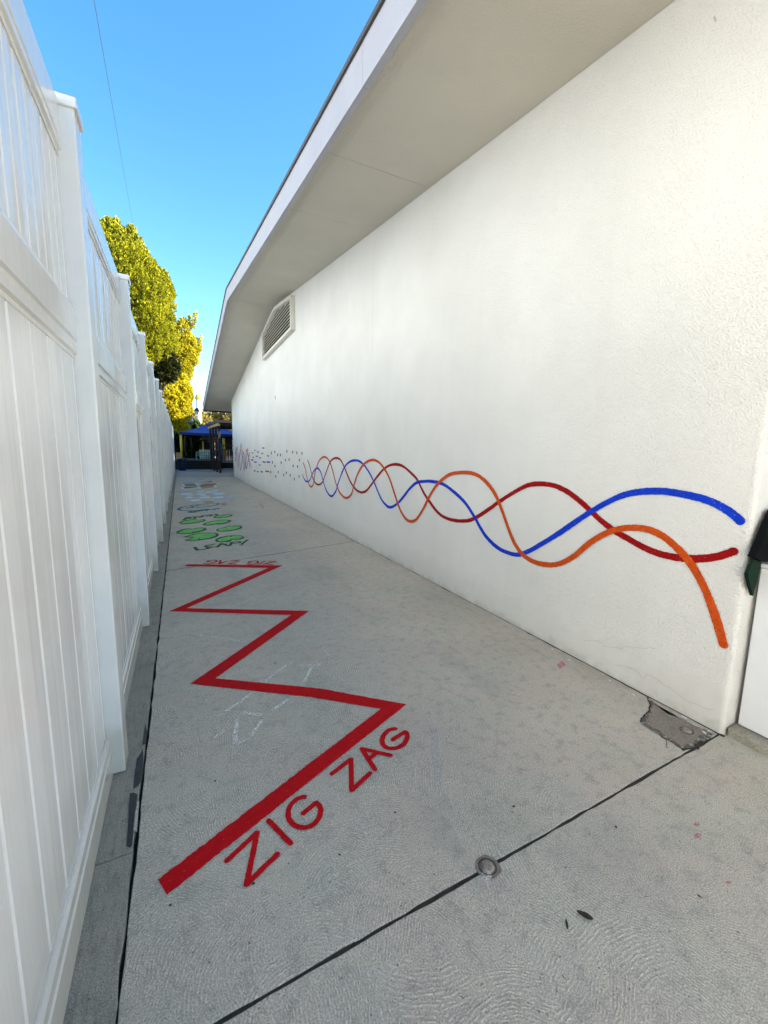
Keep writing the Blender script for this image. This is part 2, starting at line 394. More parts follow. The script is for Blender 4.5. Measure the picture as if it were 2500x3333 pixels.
def catmull(pts, sub=6):
    P = [np.array(p, float) for p in pts]; out = []
    for i in range(len(P) - 1):
        p0, p1, p2, p3 = P[max(i - 1, 0)], P[i], P[i + 1], P[min(i + 2, len(P) - 1)]
        for k in range(sub):
            t = k / sub
            out.append(0.5 * ((2 * p1) + (p2 - p0) * t + (2 * p0 - 5 * p1 + 4 * p2 - p3) * t * t + (3 * p1 - p0 - 3 * p2 + p3) * t ** 3))
    out.append(P[-1]); return out
def ribbon2d(pts, width, jit=0.0, taper=False, round_ends=True):
    """flat stroke of given width along 2D points -> (verts2d, faces)"""
    P = [np.array(p, float) for p in pts]
    keep = [P[0]]
    for p in P[1:]:
        if np.linalg.norm(p - keep[-1]) > 1e-5: keep.append(p)
    P = keep; n_ = len(P); L = []; Rr = []
    for i in range(n_):
        wi = (width[i] if hasattr(width, '__len__') else width) * 0.5
        a = P[i] - P[i - 1] if i > 0 else P[1] - P[0]
        b_ = P[i + 1] - P[i] if i < n_ - 1 else P[-1] - P[-2]
        a = unit(a); b_ = unit(b_)
        na = np.array([-a[1], a[0]]); nb = np.array([-b_[1], b_[0]])
        m_ = na + nb; q = np.linalg.norm(m_)
        if q < 0.2: m_ = na; sc = 1.0
        else:
            m_ = m_ / q; sc = min(1.0 / max(m_ @ na, 0.33), 2.6)
        w1 = wi * (1 + random.uniform(-jit, jit)); w2 = wi * (1 + random.uniform(-jit, jit))
        L.append(P[i] + m_ * w1 * sc); Rr.append(P[i] - m_ * w2 * sc)
    if round_ends and n_ > 1:
        for (idx, sgn) in ((0, -1), (-1, 1)):
            t = unit(P[1] - P[0]) if idx == 0 else unit(P[-1] - P[-2])
            ww = (width[idx] if hasattr(width, '__len__') else width) * 0.5
            nn = np.array([-t[1], t[0]])
            for ang in ((45, 75) if True else ()):
                e = P[idx] + sgn * t * ww * math.sin(R_(ang)) * 0.8
                s_ = ww * math.cos(R_(ang))
                if idx == 0: L.insert(0, e + nn * s_); Rr.insert(0, e - nn * s_)
                else: L.append(e + nn * s_); Rr.append(e - nn * s_)
    v = L + Rr; k = len(L)
    return v, [(i, i + 1, k + i + 1, k + i) for i in range(k - 1)]
def densify(pts, step):
    out = [np.array(pts[0], float)]
    for a, b_ in zip(pts, pts[1:]):
        a = np.array(a, float); b_ = np.array(b_, float); n_ = max(1, int(np.linalg.norm(b_ - a) / step))
        for k in range(1, n_ + 1): out.append(a + (b_ - a) * k / n_)
    return out
FLOOR_Z = 0.0025
def floor_ribbons(name, strokes, width, mat, parent, z=FLOOR_Z, label=None, jit=0.03):
    """strokes are ground-plan polylines; one painted mark = one object"""
    V, Fc = [], []
    for i, s in enumerate(strokes):
        v, f = ribbon2d(s, width, jit); b_ = len(V)
        V += [(p[0], p[1], z + i * 0.00025) for p in v]; Fc += [tuple(b_ + k for k in q)[::-1] for q in f]
    o = mesh_obj(name, V, Fc, mat, parent)
    if label: o['label'] = label
    return o
def floor_poly(name, poly, mat, parent, z=FLOOR_Z, label=None):
    bm = bmesh.new(); f = bm.faces.new([bm.verts.new((p[0], p[1], z)) for p in poly])
    bmesh.ops.triangulate(bm, faces=[f])
    o = bm_obj(name, bm, mat, parent)
    me = o.data
    if me.polygons[0].normal.z < 0: me.flip_normals()
    if label: o['label'] = label
    return o
# ================================================================== GROUND
g = mesh_obj('ground', [(-400, -400, -0.06), (400, -400, -0.06), (400, 400, -0.06), (-400, 400, -0.06)], [(0, 1, 2, 3)], M['earth'])
tag(g, kind='structure')
XJ, XW = -0.2046, 2.419           # walkway edge joint, face of the stucco wall
walk = box('walkway', (-0.70, -14.1, -0.05), (5.25, 31.0, -0.030), M['dirt'], bev=0)
tag(walk, kind='structure')
def slab(name, corners, mat, parent, jit=0.0055, thick=0.028, edge=0.004):
    pts = []
    n_ = len(corners)
    for i in range(n_):
        a = np.array(corners[i], float); b_ = np.array(corners[(i + 1) % n_], float)
        L_ = np.linalg.norm(b_ - a); k = max(2, int(L_ / 0.05)); k = min(k, 160)
        nn = np.array([-(b_ - a)[1], (b_ - a)[0]]) / L_
        for j in range(k):
            q = a + (b_ - a) * j / k
            s_ = mnoise.noise(Vector((q[0] * 9, q[1] * 9, 3.1))) * jit + random.uniform(-jit, jit) * 0.35
            pts.append(q + nn * (s_ if j else 0))
    c = sum(pts) / len(pts)
    bm = bmesh.new()
    def inset(d): return [p + unit(np.sign(c - p) * np.array([1, 1]) * 1.0) * d for p in pts]
    top = [bm.verts.new((p[0], p[1], 0)) for p in inset(edge)]
    mid = [bm.verts.new((p[0], p[1], -edge * 0.7)) for p in pts]
    bot = [bm.verts.new((p[0], p[1], -thick)) for p in pts]
    n2 = len(pts)
    for A, B in ((top, mid), (mid, bot)):
        for i in range(n2): bm.faces.new((A[i], B[i], B[(i + 1) % n2], A[(i + 1) % n2]))
    f = bm.faces.new(top); bmesh.ops.triangulate(bm, faces=[f])
    return bm_obj(name, bm, mat, parent)
def j1(x): return 0.931 + 0.0365 * x
def j2(x): return 5.345 + 0.272 * x
def j3(x): return 12.75 + 0.86 * x
xl, xr = XJ + 0.004, XW + 0.006
G1, G2 = 0.0055, 0.003
xn = 5.2
slab('slab', [(xl, -14.0), (xn, -14.0), (xn, j1(xn) - G1), (xl, j1(xl) - G1)], M['concrete'], walk)
slab('slab', [(xl, j1(xl) + G1), (xr, j1(xr) + G1), (xr, j2(xr) - G2), (xl, j2(xl) - G2)], M['concrete'], walk)
slab('slab', [(xl, j2(xl) + G2), (xr, j2(xr) + G2), (xr, 14.75 - G2), (xl, 13.2 - G2)], M['concrete'], walk)
slab('slab', [(xl, 13.2 + G2), (xr, 14.75 + G2), (xr, 22.45), (xl, 22.45)], M['concrete'], walk)
slab('slab', [(xl, 22.47), (8.0, 22.47), (8.0, 33.2), (xl, 33.2)], M['far_concrete'], walk)
for jf, x0, x1, wd in ((j1, xl, 5.1, 0.017), (j2, xl, xr, 0.010), (lambda x: 13.2 + (x - xl) * 0.591, xl, xr, 0.010)):
    xs_ = np.linspace(x0, x1, 120)
    floor_ribbons('joint_dirt', [[(x, jf(x) + 0.0015 * mnoise.noise(Vector((x * 21, 2, 5)))) for x in xs_]], [wd * (0.8 + 0.5 * mnoise.noise(Vector((x * 15, 0, 7)))) for x in xs_], M['dirt'], walk, -0.0035, jit=0.2)
for jf in (j2, lambda x: 13.2 + (x - xl) * 0.591):
    xs_ = np.linspace(xl, xr, 160)
    floor_ribbons('joint_line', [[(x, jf(x) + 0.004 * mnoise.noise(Vector((x * 9, 2, 5)))) for x in xs_]], [0.012 * (0.85 + 0.6 * mnoise.noise(Vector((x * 11, 0, 7)))) for x in xs_], M['dirt'], walk, 0.0021, jit=0.3)
foot = thing('footing_strip', None, None); tag(foot, kind='structure')
fy = [-14.0, -5.9, 0.66, 1.52, 5.4, 10.1, 15.0, 20.2, 25.3, 30.9]
for a, b_ in zip(fy, fy[1:]):
    slab('footing_slab', [(-0.68, a + 0.002), (XJ - 0.007, a + 0.012), (XJ - 0.007, b_ + 0.012 - 0.003), (-0.68, b_ - 0.002)], M['strip'], foot, jit=0.006)
z6 = zm(300, 2200, 0.5122)
for i, poly in enumerate(([(285, 530), (305, 500), (322, 470), (327, 560), (308, 680), (290, 705), (262, 722), (268, 640)],
             [(240, 750), (265, 745), (288, 757), (280, 830), (268, 890), (262, 980), (255, 1080), (240, 1097), (218, 1085), (228, 960), (232, 850)])):
    floor_poly('tar_patch', [on_ground(z6(p)) for p in poly], M['tar'], foot, 0.003)
floor_poly('tar_patch', [on_ground(z6(p)) for p in [(318, 440), (345, 432), (350, 360), (338, 300), (330, 360)]], M['tar'], foot, 0.003)
floor_poly('mortar_lump', [on_ground(z6(p)) for p in [(262, 985), (285, 998), (292, 900), (300, 800), (288, 800), (275, 880)]], M['concrete'], foot, 0.004)
rc = zm(2000, 2200, 0.3014)
cpp = densify([on_ground(rc(p)) for p in [(362, 235), (378, 320), (372, 385), (300, 450), (278, 490), (300, 530), (400, 590), (560, 690), (745, 800), (860, 775), (960, 700), (1090, 640), (1000, 590), (900, 560), (740, 470), (560, 385)]], 0.008)
pc_ = sum(cpp) / len(cpp); cpp2 = [pc_ + (q - pc_) * (0.86 + 0.16 * mnoise.noise(Vector((q[0] * 14, q[1] * 14, 2)))) for q in cpp]
floor_poly('patch_margin', [(q[0] + 0.014 * mnoise.noise(Vector((q[0] * 30, q[1] * 30, 1))), q[1] + 0.014 * mnoise.noise(Vector((q[0] * 33, q[1] * 31, 5)))) for q in cpp], M['patch_edge'], walk, 0.0018)
floor_poly('concrete_patch', [(q[0] + 0.010 * mnoise.noise(Vector((q[0] * 40, q[1] * 40, 1))), q[1] + 0.010 * mnoise.noise(Vector((q[0] * 37, q[1] * 43, 5)))) for q in cpp2], M['patch'], walk, 0.0026, 'dark worn concrete patch by the wall corner')
for s, w in (([(362, 235), (380, 320), (374, 385), (300, 452), (278, 492)], 0.007), ([(300, 530), (420, 610), (560, 690), (745, 800)], 0.0025), ([(745, 800), (850, 790), (940, 720)], 0.02), ([(560, 690), (560, 760), (575, 790)], 0.003)):
    floor_ribbons('ground_crack', [[(q[0] + 0.008 * mnoise.noise(Vector((q[0] * 40, q[1] * 40, 1))), q[1] + 0.008 * mnoise.noise(Vector((q[0] * 37, q[1] * 43, 5)))) for q in densify([on_ground(rc(p)) for p in s], 0.008)]], w, M['dirt'], walk, 0.003, jit=0.7)
# dirt line and plaster crumbs along the foot of the wall
dl = [(XW - 0.004 + mnoise.noise(Vector((y * 3.1, 0, 0))) * 0.008, y) for y in np.linspace(1.0, 22.3, 420)]
floor_ribbons('dirt_line', [dl], [0.004 + 0.022 * max(0, mnoise.noise(Vector((p[1] * 5.3, 4, 0)))) + 0.02 * max(0, mnoise.noise(Vector((p[1] * 17, 9, 0)))) + (0.006 if p[1] < 2.2 else 0) for p in dl], M['dirt'], walk, 0.0022, jit=0.6)
for c in range(26):
    y = 1.05 + (random.random() ** 2) * 6; x = XW - 0.02 - random.random() * 0.05
    s_ = random.uniform(0.003, 0.009)
    floor_poly('plaster_fleck', [(x + s_ * math.cos(a) * random.uniform(.6, 1.3), y + s_ * 1.6 * math.sin(a) * random.uniform(.6, 1.3)) for a in np.linspace(0, 5.3, 6)], M['white_floor'], walk, 0.0032)
# hairline cracks across the walkway
r6 = zm(500, 1500, 0.36166)
for s in ([(770, 288), (860, 276), (970, 266)], [(800, 360), (840, 345), (960, 352), (1070, 350)], [(690, 212), (830, 205)], [(985, 430), (980, 405), (940, 385)]):
    floor_ribbons('ground_crack', [densify([on_ground(r6(p)) for p in s], 0.1)], 0.012, M['dirt'], walk, 0.003, jit=0.6)

# ---------------------------------------------------------------- painted games on the ground
r7 = zm(450, 1950, 0.57264)
def gp(f, pts): return [on_ground(f(p)) for p in pts]
outer = gp(r7, [(112, 1597), (1378, 626), (990, 560), (295, 483), (868, 92)]) + gp(r6, [(143, 1355), (1030, 965), (272, 948)])
inner = gp(r7, [(163, 1685), (1525, 600), (1035, 510), (440, 452), (972, 68)]) + gp(r6, [(300, 1328), (1165, 942), (310, 932)])
zv = [(p[0], p[1], FLOOR_Z) for p in outer + inner]; k = len(outer)
# band i runs between outer/inner corners; the roles of tip and inner corner alternate
zf = [(0, k, k + 1, 1), (1, k + 1, k + 2, 2), (2, k + 2, k + 3, 3), (3, k + 3, k + 4, 4), (4, k + 4, k + 5, 5), (5, k + 5, k + 6, 6), (6, k + 6, k + 7, 7)]
def band_mesh():
    V, Fc = [], []
    for q in zf:
        a, b_, c, d = [np.array(zv[i][:2]) for i in q]
        n_ = max(2, int(np.linalg.norm(d - a) / 0.010))
        base = len(V)
        for i in range(n_ + 1):
            t = i / n_; e = 0.0 if i in (0, n_) else 0.0024
            u = a + (d - a) * t; w = b_ + (c - b_) * t
            wd = unit(w - u)
            u = u + wd * random.uniform(-e, e); w = w + wd * random.uniform(-e, e)
            V += [(u[0], u[1], FLOOR_Z), (w[0], w[1], FLOOR_Z)]
        Fc += [(base + 2 * i, base + 2 * i + 1, base + 2 * i + 3, base + 2 * i + 2) for i in range(n_)]
    return V, Fc
V, Fc = band_mesh()
zz = mesh_obj('zigzag_line', V, Fc, M['red_floor'], walk); zz['label'] = 'wide red zigzag line painted along the walkway'
if zz.data.polygons[0].normal.z < 0: zz.data.flip_normals()
def letters(name, f, strokes, width, mat, label, z=0.0029):
    out = []
    for s in strokes:
        g_ = gp(f, s)
        if len(s) < 6: out += [densify([p0, p1], 0.008) for p0, p1 in zip(g_, g_[1:])]   # straight brush strokes meet at rounded corners
        else: out.append(catmull(g_, 7))
    return floor_ribbons(name, out, width, mat, walk, z, label, 0.09)
letters('painted_letter', r7, [[(503, 1492), (676, 1330), (616, 1626), (792, 1453)]], 0.020, M['red_floor'], 'red letter Z of ZIG nearest the camera')
letters('painted_letter', r7, [[(740, 1260), (868, 1394)]], 0.020, M['red_floor'], 'red letter I of ZIG nearest the camera')
letters('painted_letter', r7, [[(948, 1126), (905, 1138), (868, 1172), (852, 1215), (860, 1258), (892, 1290), (940, 1302), (990, 1288), (1024, 1250), (1038, 1208), (1030, 1178), (1012, 1160)], [(1012, 1160), (936, 1222)]], 0.021, M['red_floor'], 'red letter G of ZIG nearest the camera')
letters('painted_letter', r7, [[(1099, 997), (1209, 912), (1213, 1090), (1319, 991)]], 0.022, M['red_floor'], 'red letter Z of ZAG under the first red band')
letters('painted_letter', r7, [[(1347, 972), (1270, 853), (1437, 891)], [(1307, 915), (1352, 880)]], 0.023, M['red_floor'], 'red letter A of ZAG under the first red band')
letters('painted_letter', r7, [[(1464, 739), (1425, 747), (1397, 775), (1387, 805), (1396, 836), (1428, 851), (1470, 848), (1508, 828), (1528, 795), (1528, 768), (1518, 756)], [(1518, 756), (1446, 802)]], 0.025, M['red_floor'], 'red letter G of ZAG under the first red band')
z4 = zm(580, 1790, 0.217)
fz = 'small upside down red letter above the far end of the zigzag'
for s in ([[(1352, 172), (1470, 175), (1278, 216), (1416, 221)]], [[(1302, 170), (1205, 218)]], [[(1040, 208), (1068, 219), (1120, 219), (1178, 203), (1198, 182), (1178, 170), (1125, 168), (1070, 177)], [(1070, 177), (1055, 192), (1108, 192)]],
          [[(795, 163), (922, 168), (748, 210), (862, 214)]], [[(637, 158), (615, 212), (738, 174)], [(622, 196), (690, 186)]], [[(390, 204), (440, 208), (515, 196), (570, 176), (572, 160), (520, 155), (455, 162)], [(455, 162), (432, 178), (492, 180)]]):
    letters('painted_letter', z4, s, 0.026, M['red_floor'], fz)
z3 = zm(560, 1660, 0.16275)
pads = [
 ([(855, 615), (875, 585), (960, 545), (1090, 520), (1240, 508), (1380, 510), (1448, 540), (1440, 565), (1370, 592), (1250, 598), (1195, 590), (1190, 610), (1165, 635), (1100, 645), (980, 647), (890, 640)],
  [(910, 600), (985, 568), (1090, 540), (1165, 528), (1175, 550), (1205, 528), (1290, 517), (1380, 525), (1420, 545), (1350, 580), (1180, 583), (1150, 605), (1040, 632), (940, 632)]),
 ([(205, 548), (290, 520), (400, 485), (540, 462), (700, 452), (860, 456), (930, 478), (942, 502), (900, 540), (780, 575), (620, 600), (460, 618), (300, 618), (238, 600), (300, 585), (400, 555), (300, 548)],
  [(285, 535), (400, 510), (520, 482), (690, 466), (840, 470), (885, 495), (860, 525), (740, 565), (600, 588), (560, 590), (555, 560), (515, 602), (400, 608), (290, 600), (370, 580), (455, 545), (330, 540)]),
 ([(78, 468), (95, 432), (180, 395), (300, 370), (370, 372), (400, 388), (470, 362), (580, 350), (670, 362), (710, 390), (640, 420), (520, 450), (380, 472), (200, 480)],
  [(128, 450), (200, 415), (310, 385), (365, 388), (395, 400), (480, 375), (580, 362), (650, 378), (600, 410), (470, 435), (430, 440), (410, 430), (400, 458), (250, 467), (150, 468)]),
 ([(878, 405), (900, 380), (980, 365), (1040, 350), (1120, 325), (1260, 312), (1370, 320), (1408, 340), (1390, 370), (1290, 400), (1150, 425), (1000, 432), (900, 425)],
  [(915, 400), (960, 378), (1060, 365), (1110, 340), (1250, 326), (1350, 335), (1365, 355), (1270, 390), (1130, 412), (1010, 422), (930, 418)]),
 ([(130, 265), (170, 235), (270, 208), (400, 192), (500, 188), (510, 205), (580, 192), (660, 188), (680, 208), (640, 232), (520, 258), (360, 278), (200, 284)],
  [(180, 262), (240, 232), (380, 205), (475, 200), (490, 214), (580, 205), (640, 202), (620, 222), (520, 245), (350, 266), (215, 272)]),
 ([(605, 292), (650, 262), (760, 232), (900, 205), (1050, 195), (1160, 202), (1198, 218), (1150, 245), (1030, 280), (930, 290), (870, 284), (820, 300), (740, 312), (650, 308)],
  [(650, 286), (740, 252), (880, 220), (1040, 207), (1130, 215), (1110, 240), (1000, 268), (880, 272), (800, 290), (690, 300)]),
 ([(822, 148), (850, 122), (940, 102), (1010, 100), (1070, 90), (1150, 86), (1220, 102), (1190, 128), (1090, 150), (1010, 150), (940, 162), (860, 165)],
  [(860, 142), (920, 115), (1000, 110), (1020, 118), (1080, 100), (1160, 96), (1185, 108), (1120, 135), (1040, 142), (990, 140), (920, 155), (870, 156)])]
pl = ['lily pad beside the word LEAP nearest the camera', 'largest lily pad with two notches on its left', 'lily pad touching the largest pad from behind', 'lily pad at the right of the middle row', 'lily pad under the upside down word LEAP', 'long lily pad in the second farthest row', 'small farthest lily pad by the upside down word LEAP']
for i, (o_, n_) in enumerate(pads):
    pad = floor_poly('lily_pad', gp(z3, o_), M['dgreen_floor'], walk, 0.0025, 'painted green ' + pl[i])
    floor_poly('pad_fill', gp(z3, n_), M['green_floor'], pad, 0.0050)
for s in ([(640, 520), (770, 478)], [(735, 525), (850, 508)]): floor_ribbons('pad_vein', [gp(z3, s)], 0.012, M['dgreen_floor'], walk, 0.0062)
for s in ([(985, 606), (1070, 600)], [(1290, 555), (1400, 545)], [(160, 440), (320, 420)], [(560, 392), (640, 380)], [(1060, 408), (1120, 372)], [(1190, 352), (1290, 335)], [(270, 262), (350, 240)], [(680, 282), (780, 268)], [(960, 240), (1030, 212)]):
    floor_ribbons('pad_vein', [gp(z3, s)], 0.012, M['dgreen_floor'], walk, 0.0062)
for ch, s, w in (('L', [[(455, 748), (510, 808)], [(500, 806), (640, 790), (752, 768)]], 0.05), ('E', [[(655, 722), (730, 768)], [(660, 722), (858, 684)], [(695, 746), (800, 726)], [(720, 765), (888, 735)]], 0.04),
             ('A', [[(905, 746), (985, 670), (1125, 718)], [(960, 700), (1090, 682)]], 0.045), ('P', [[(1160, 716), (1190, 650)], [(1190, 650), (1290, 634), (1375, 637), (1340, 660), (1190, 676)]], 0.04), ('!', [[(1402, 678), (1510, 600)], [(1362, 705), (1412, 699)]], 0.045)):
    letters('painted_letter', z3, s, w, M['dgreen_floor'], 'dark green %s of LEAP! nearest the camera' % ('exclamation mark' if ch == '!' else 'letter ' + ch))
for ch, s, w in (('!', [[(232, 204), (300, 156), (326, 146)]], 0.06), ('P', [[(330, 174), (420, 178), (462, 165), (450, 143), (400, 140), (335, 168)]], 0.05), ('A', [[(480, 131), (575, 148), (622, 115)], [(560, 128), (620, 128)]], 0.05),
             ('E', [[(640, 105), (760, 97), (800, 118), (690, 130)], [(700, 113), (775, 108)]], 0.05), ('L', [[(790, 86), (868, 83), (915, 108)]], 0.06)):
    letters('painted_letter', z3, s, w, M['dgreen_floor'], 'dark green upside down %s of the farther LEAP!' % ('exclamation mark' if ch == '!' else 'letter ' + ch))
z2 = zm(570, 1610, 0.1266)
letters('painted_spiral', z2, [[(855, 262), (700, 268), (560, 285), (450, 305), (425, 322), (470, 336), (600, 336), (760, 322), (900, 300), (1040, 272), (1128, 244), (1080, 228), (940, 226), (740, 240), (520, 265), (320, 295), (180, 325), (100, 365), (110, 395), (220, 410), (400, 411), (560, 404), (760, 380)]], 0.07, M['teal_floor'], 'faded teal spiral painted on the walkway')
for ch, s in (('S', [[(545, 432), (470, 424), (400, 430), (380, 442), (450, 446), (520, 444), (500, 458), (430, 464), (365, 452)]]), ('P', [[(580, 404), (622, 434)], [(585, 404), (660, 396), (705, 404), (690, 418), (610, 424)]]), ('I', [[(765, 382), (812, 414)]]), ('N', [[(835, 400), (845, 372), (1000, 392), (1020, 366)]]), ('!', [[(1078, 350), (1120, 372)]])):
    letters('painted_letter', z2, s, 0.075, M['teal_floor'], 'faded teal %s under the spiral' % ('exclamation mark' if ch == '!' else 'letter ' + ch))
for c, a, b_ in (((330, 345), 75, 18), ((1260, 248), 75, 40), ((880, 190), 150, 22), ((560, 300), 50, 15)):
    floor_poly('chalk_smudge', gp(z2, [(c[0] + a * math.cos(t), c[1] + b_ * math.sin(t)) for t in np.linspace(0, 6.0, 18)]), M['chalk_orange'], walk, 0.0058)
z1 = zm(570, 1545, 0.1266)
ov = [(290, 500, 170, 22), (655, 500, 145, 18), (660, 433, 108, 13), (865, 453, 105, 15), (1035, 413, 90, 12), (1015, 472, 98, 12), (1140, 500, 155, 23), (375, 553, 108, 14), (728, 537, 105, 15), (360, 597, 130, 18), (770, 590, 158, 24), (1105, 590, 160, 25), (530, 663, 148, 22)]
for x, y, a, b_ in ov:
    P = [(x + a * math.cos(t) * (1 + .04 * math.sin(3 * t)), y + b_ * math.sin(t) - 0.08 * a * math.cos(t)) for t in np.linspace(0, math.tau, 25)[:-1]]
    o = floor_poly('painted_oval', gp(z1, P), M['sky_floor'], walk, 0.0025, None)
    floor_poly('oval_fill', gp(z1, [(x + (p[0] - x) * 0.93, y - 2 + (p[1] - y) * 0.84) for p in P]), M['pale_floor'], o, 0.0052)
letters('painted_splash', z1, [[(1265, 600), (1340, 590), (1420, 565), (1500, 555), (1625, 556)], [(1240, 612), (1360, 600), (1440, 575)], [(1060, 622), (1130, 628), (1170, 618)]], 0.09, M['sky_floor'], 'pale blue splash line beside the ovals')
for poly, mt, lb in (([(175, 208), (250, 185), (330, 170), (470, 172), (590, 163), (500, 190), (430, 210), (300, 215)], 'lav_floor', 'lavender painted block'), ([(225, 240), (535, 222), (565, 285), (240, 305)], 'moss_floor', 'moss green painted block'),
     ([(185, 330), (560, 303), (545, 320), (205, 362)], 'navy_floor', 'narrow navy painted block'), ([(640, 335), (1010, 290), (1045, 320), (655, 360)], 'orange_floor', 'tan orange painted block'),
     ([(640, 275), (760, 245), (1095, 224), (1080, 245), (800, 280), (650, 292)], 'rust_floor', 'rust red painted block'), ([(720, 190), (850, 180), (985, 155), (960, 175), (880, 198)], 'rust_floor', 'thin rust red painted stripe beyond the blocks'), ([(650, 300), (1000, 268), (1010, 288), (660, 325)], 'moss_floor', 'faded stripe between the rust and orange blocks')):
    floor_poly('painted_block', gp(z1, poly), M[mt], walk, 0.0027, lb)
for s in ([(180, 335), (205, 365)], [(205, 262), (228, 290)], [(540, 225), (570, 258)], [(608, 330), (650, 360)], [(1015, 290), (1048, 322)], [(1085, 240), (1108, 228)], [(625, 272), (650, 268)], [(975, 160), (992, 165)], [(270, 388), (295, 383)], [(330, 382), (480, 368)], [(500, 362), (600, 348)], [(590, 168), (760, 145)], [(770, 142), (835, 132)]):
    floor_ribbons('painted_tick', [gp(z1, s)], 0.11, M['white_floor'], walk, 0.0056)
# chalk scribbles
for s in ([(500, 640), (560, 600), (650, 535)], [(600, 645), (700, 665)], [(760, 635), (850, 575)], [(440, 790), (492, 745)], [(552, 830), (550, 780), (560, 690)], [(552, 832), (620, 800), (640, 765)], [(720, 470), (790, 415), (865, 365)], [(920, 382), (1040, 374)], [(1060, 298), (1080, 320)], [(905, 275), (945, 282)], [(300, 200), (450, 220), (612, 246)], [(520, 45), (600, 18), (655, -5)], [(945, 470), (985, 385)], [(640, 780), (700, 700)]):
    floor_ribbons('chalk_line', [densify(gp(r7, s), 0.03)], 0.020, M['chalk'], walk, 0.0034, jit=0.3)
z9 = zm(900, 2200, 0.7233)
floor_poly('chalk_smudge', gp(z9, [(690, 250), (725, 235), (730, 330), (745, 420), (740, 500), (715, 470), (700, 380)]), M['chalk_blue'], walk, 0.0034)
zr = zm(1000, 2500, 0.9042)
for x, y, a in ((1402, 205, 11), (1405, 246, 13), (1515, 415, 9)):
    floor_poly('chalk_smudge', gp(zr, [(x + a * math.cos(t) * random.uniform(.7, 1.2), y + a * .8 * math.sin(t) * random.uniform(.7, 1.2)) for t in np.linspace(0, 5.6, 9)]), M['chalk_pink'], walk, 0.0034)
floor_poly('chalk_smudge', gp(zm(0, 0, 1), [(1812, 2165), (1830, 2152), (1842, 2165), (1822, 2178)]), M['chalk_pink'], walk, 0.0034)

# ================================================================== SCHOOL BUILDING
school = thing('school_building', 'long white stucco building with gable wall, wave mural and overhanging roof', 'building', (XW, 11.5, 0))
school.location = (0, 0, 0)
YN, YF = 1.005, 22.35                     # gable wall ends
YP, ZP = 11.8, 5.103                      # ridge
def soff(y): return ZP - 0.135 * (YP - y) if y < YP else ZP - 0.128 * (y - YP)
YE0, YE1 = -0.95, 25.0
XB = 14.0
# gable wall with slightly uneven arris at the near corner
prof = [(YN, 0.0), (YF, 0.0), (YF, soff(YF) + 0.02), (YP, ZP + 0.02), (YN, soff(YN) + 0.02)]
def make_wall():
    bm = bmesh.new()
    r = 0.012
    nz = 46
    zs = [soff(YN) * i / nz for i in range(nz + 1)]
    arc = []
    for i, z in enumerate(zs):
        j = mnoise.noise(Vector((0, 0, z * 6))) * 0.0035 + mnoise.noise(Vector((0, 0, z * 23))) * (0.003 if z < 0.15 else 0.0008)
        rr = 0.022
        row = [(XW, YN + 0.05)] + [(XW + rr - rr * math.cos(t_) + j * math.sin(t_), YN + rr - rr * math.sin(t_) + j * math.cos(t_)) for t_ in (0.0, 0.4, 0.8, 1.2, math.pi / 2)] + [(XW + 0.20, YN)]
        arc.append([bm.verts.new((a, b_, z if i < nz else soff(b_) + 0.02)) for a, b_ in row])
    for a, b_ in zip(arc, arc[1:]):
        for k in range(6): bm.faces.new((a[k], a[k + 1], b_[k + 1], b_[k]))
    # the face of the gable
    far0 = bm.verts.new((XW, YF, 0)); far1 = bm.verts.new((XW, YF, soff(YF) + 0.02)); pk = bm.verts.new((XW, YP, ZP + 0.02))
    f = bm.faces.new([far0, far1, pk] + [row[0] for row in reversed(arc)])
    bmesh.ops.triangulate(bm, faces=[f])
    # far return, near return and back
    a = bm.verts.new((XB, YF, 0)); b_ = bm.verts.new((XB, YF, soff(YF) + 0.02)); bm.faces.new((far0, a, b_, far1))
    c = bm.verts.new((XB, YN, 0)); d = bm.verts.new((XB, YN, soff(YN) + 0.02))
    bm.faces.new([row[6] for row in arc] + [d, c])
    return bm_obj('wall', bm, M['stucco'], school)
wall = make_wall()
# soffit in three plaster panels on the near slope, two on the far one
XO, XF = 1.305, 1.250
def soffit_panel(y0, y1):
    g_ = 0.003
    bm = bmesh.new(); th = 0.02; pts = []
    ys = [y0 + g_, y1 - g_]
    n_ = 40
    def jy(x, s_): return 0.010 * mnoise.noise(Vector((x * 5, s_ * 13.7, 1))) + 0.016 * mnoise.noise(Vector((x * 1.7, s_ * 7.1, 4)))
    A = [(XO - 0.002 + (XW - XO) * i / n_, ) for i in range(n_ + 1)]
    lo = [bm.verts.new((a[0], ys[0] + jy(a[0], y0), soff(ys[0] + jy(a[0], y0)))) for a in A]
    hi = [bm.verts.new((a[0], ys[1] + jy(a[0], y1), soff(ys[1] + jy(a[0], y1)))) for a in A]
    for i in range(n_): bm.faces.new((lo[i], lo[i + 1], hi[i + 1], hi[i]))
    lo2 = [bm.verts.new(v.co + Vector((0, 0, th))) for v in lo]; hi2 = [bm.verts.new(v.co + Vector((0, 0, th))) for v in hi]
    for i in range(n_):
        bm.faces.new((lo[i], lo2[i], lo2[i + 1], lo[i + 1])); bm.faces.new((hi[i], hi[i + 1], hi2[i + 1], hi2[i]))
    return bm_obj('soffit_panel', bm, M['soffit'], school)
for a, b_ in ((YE0 + 0.05, 4.04), (4.04, 5.45), (5.45, YP), (YP, 21.95)): soffit_panel(a, b_)
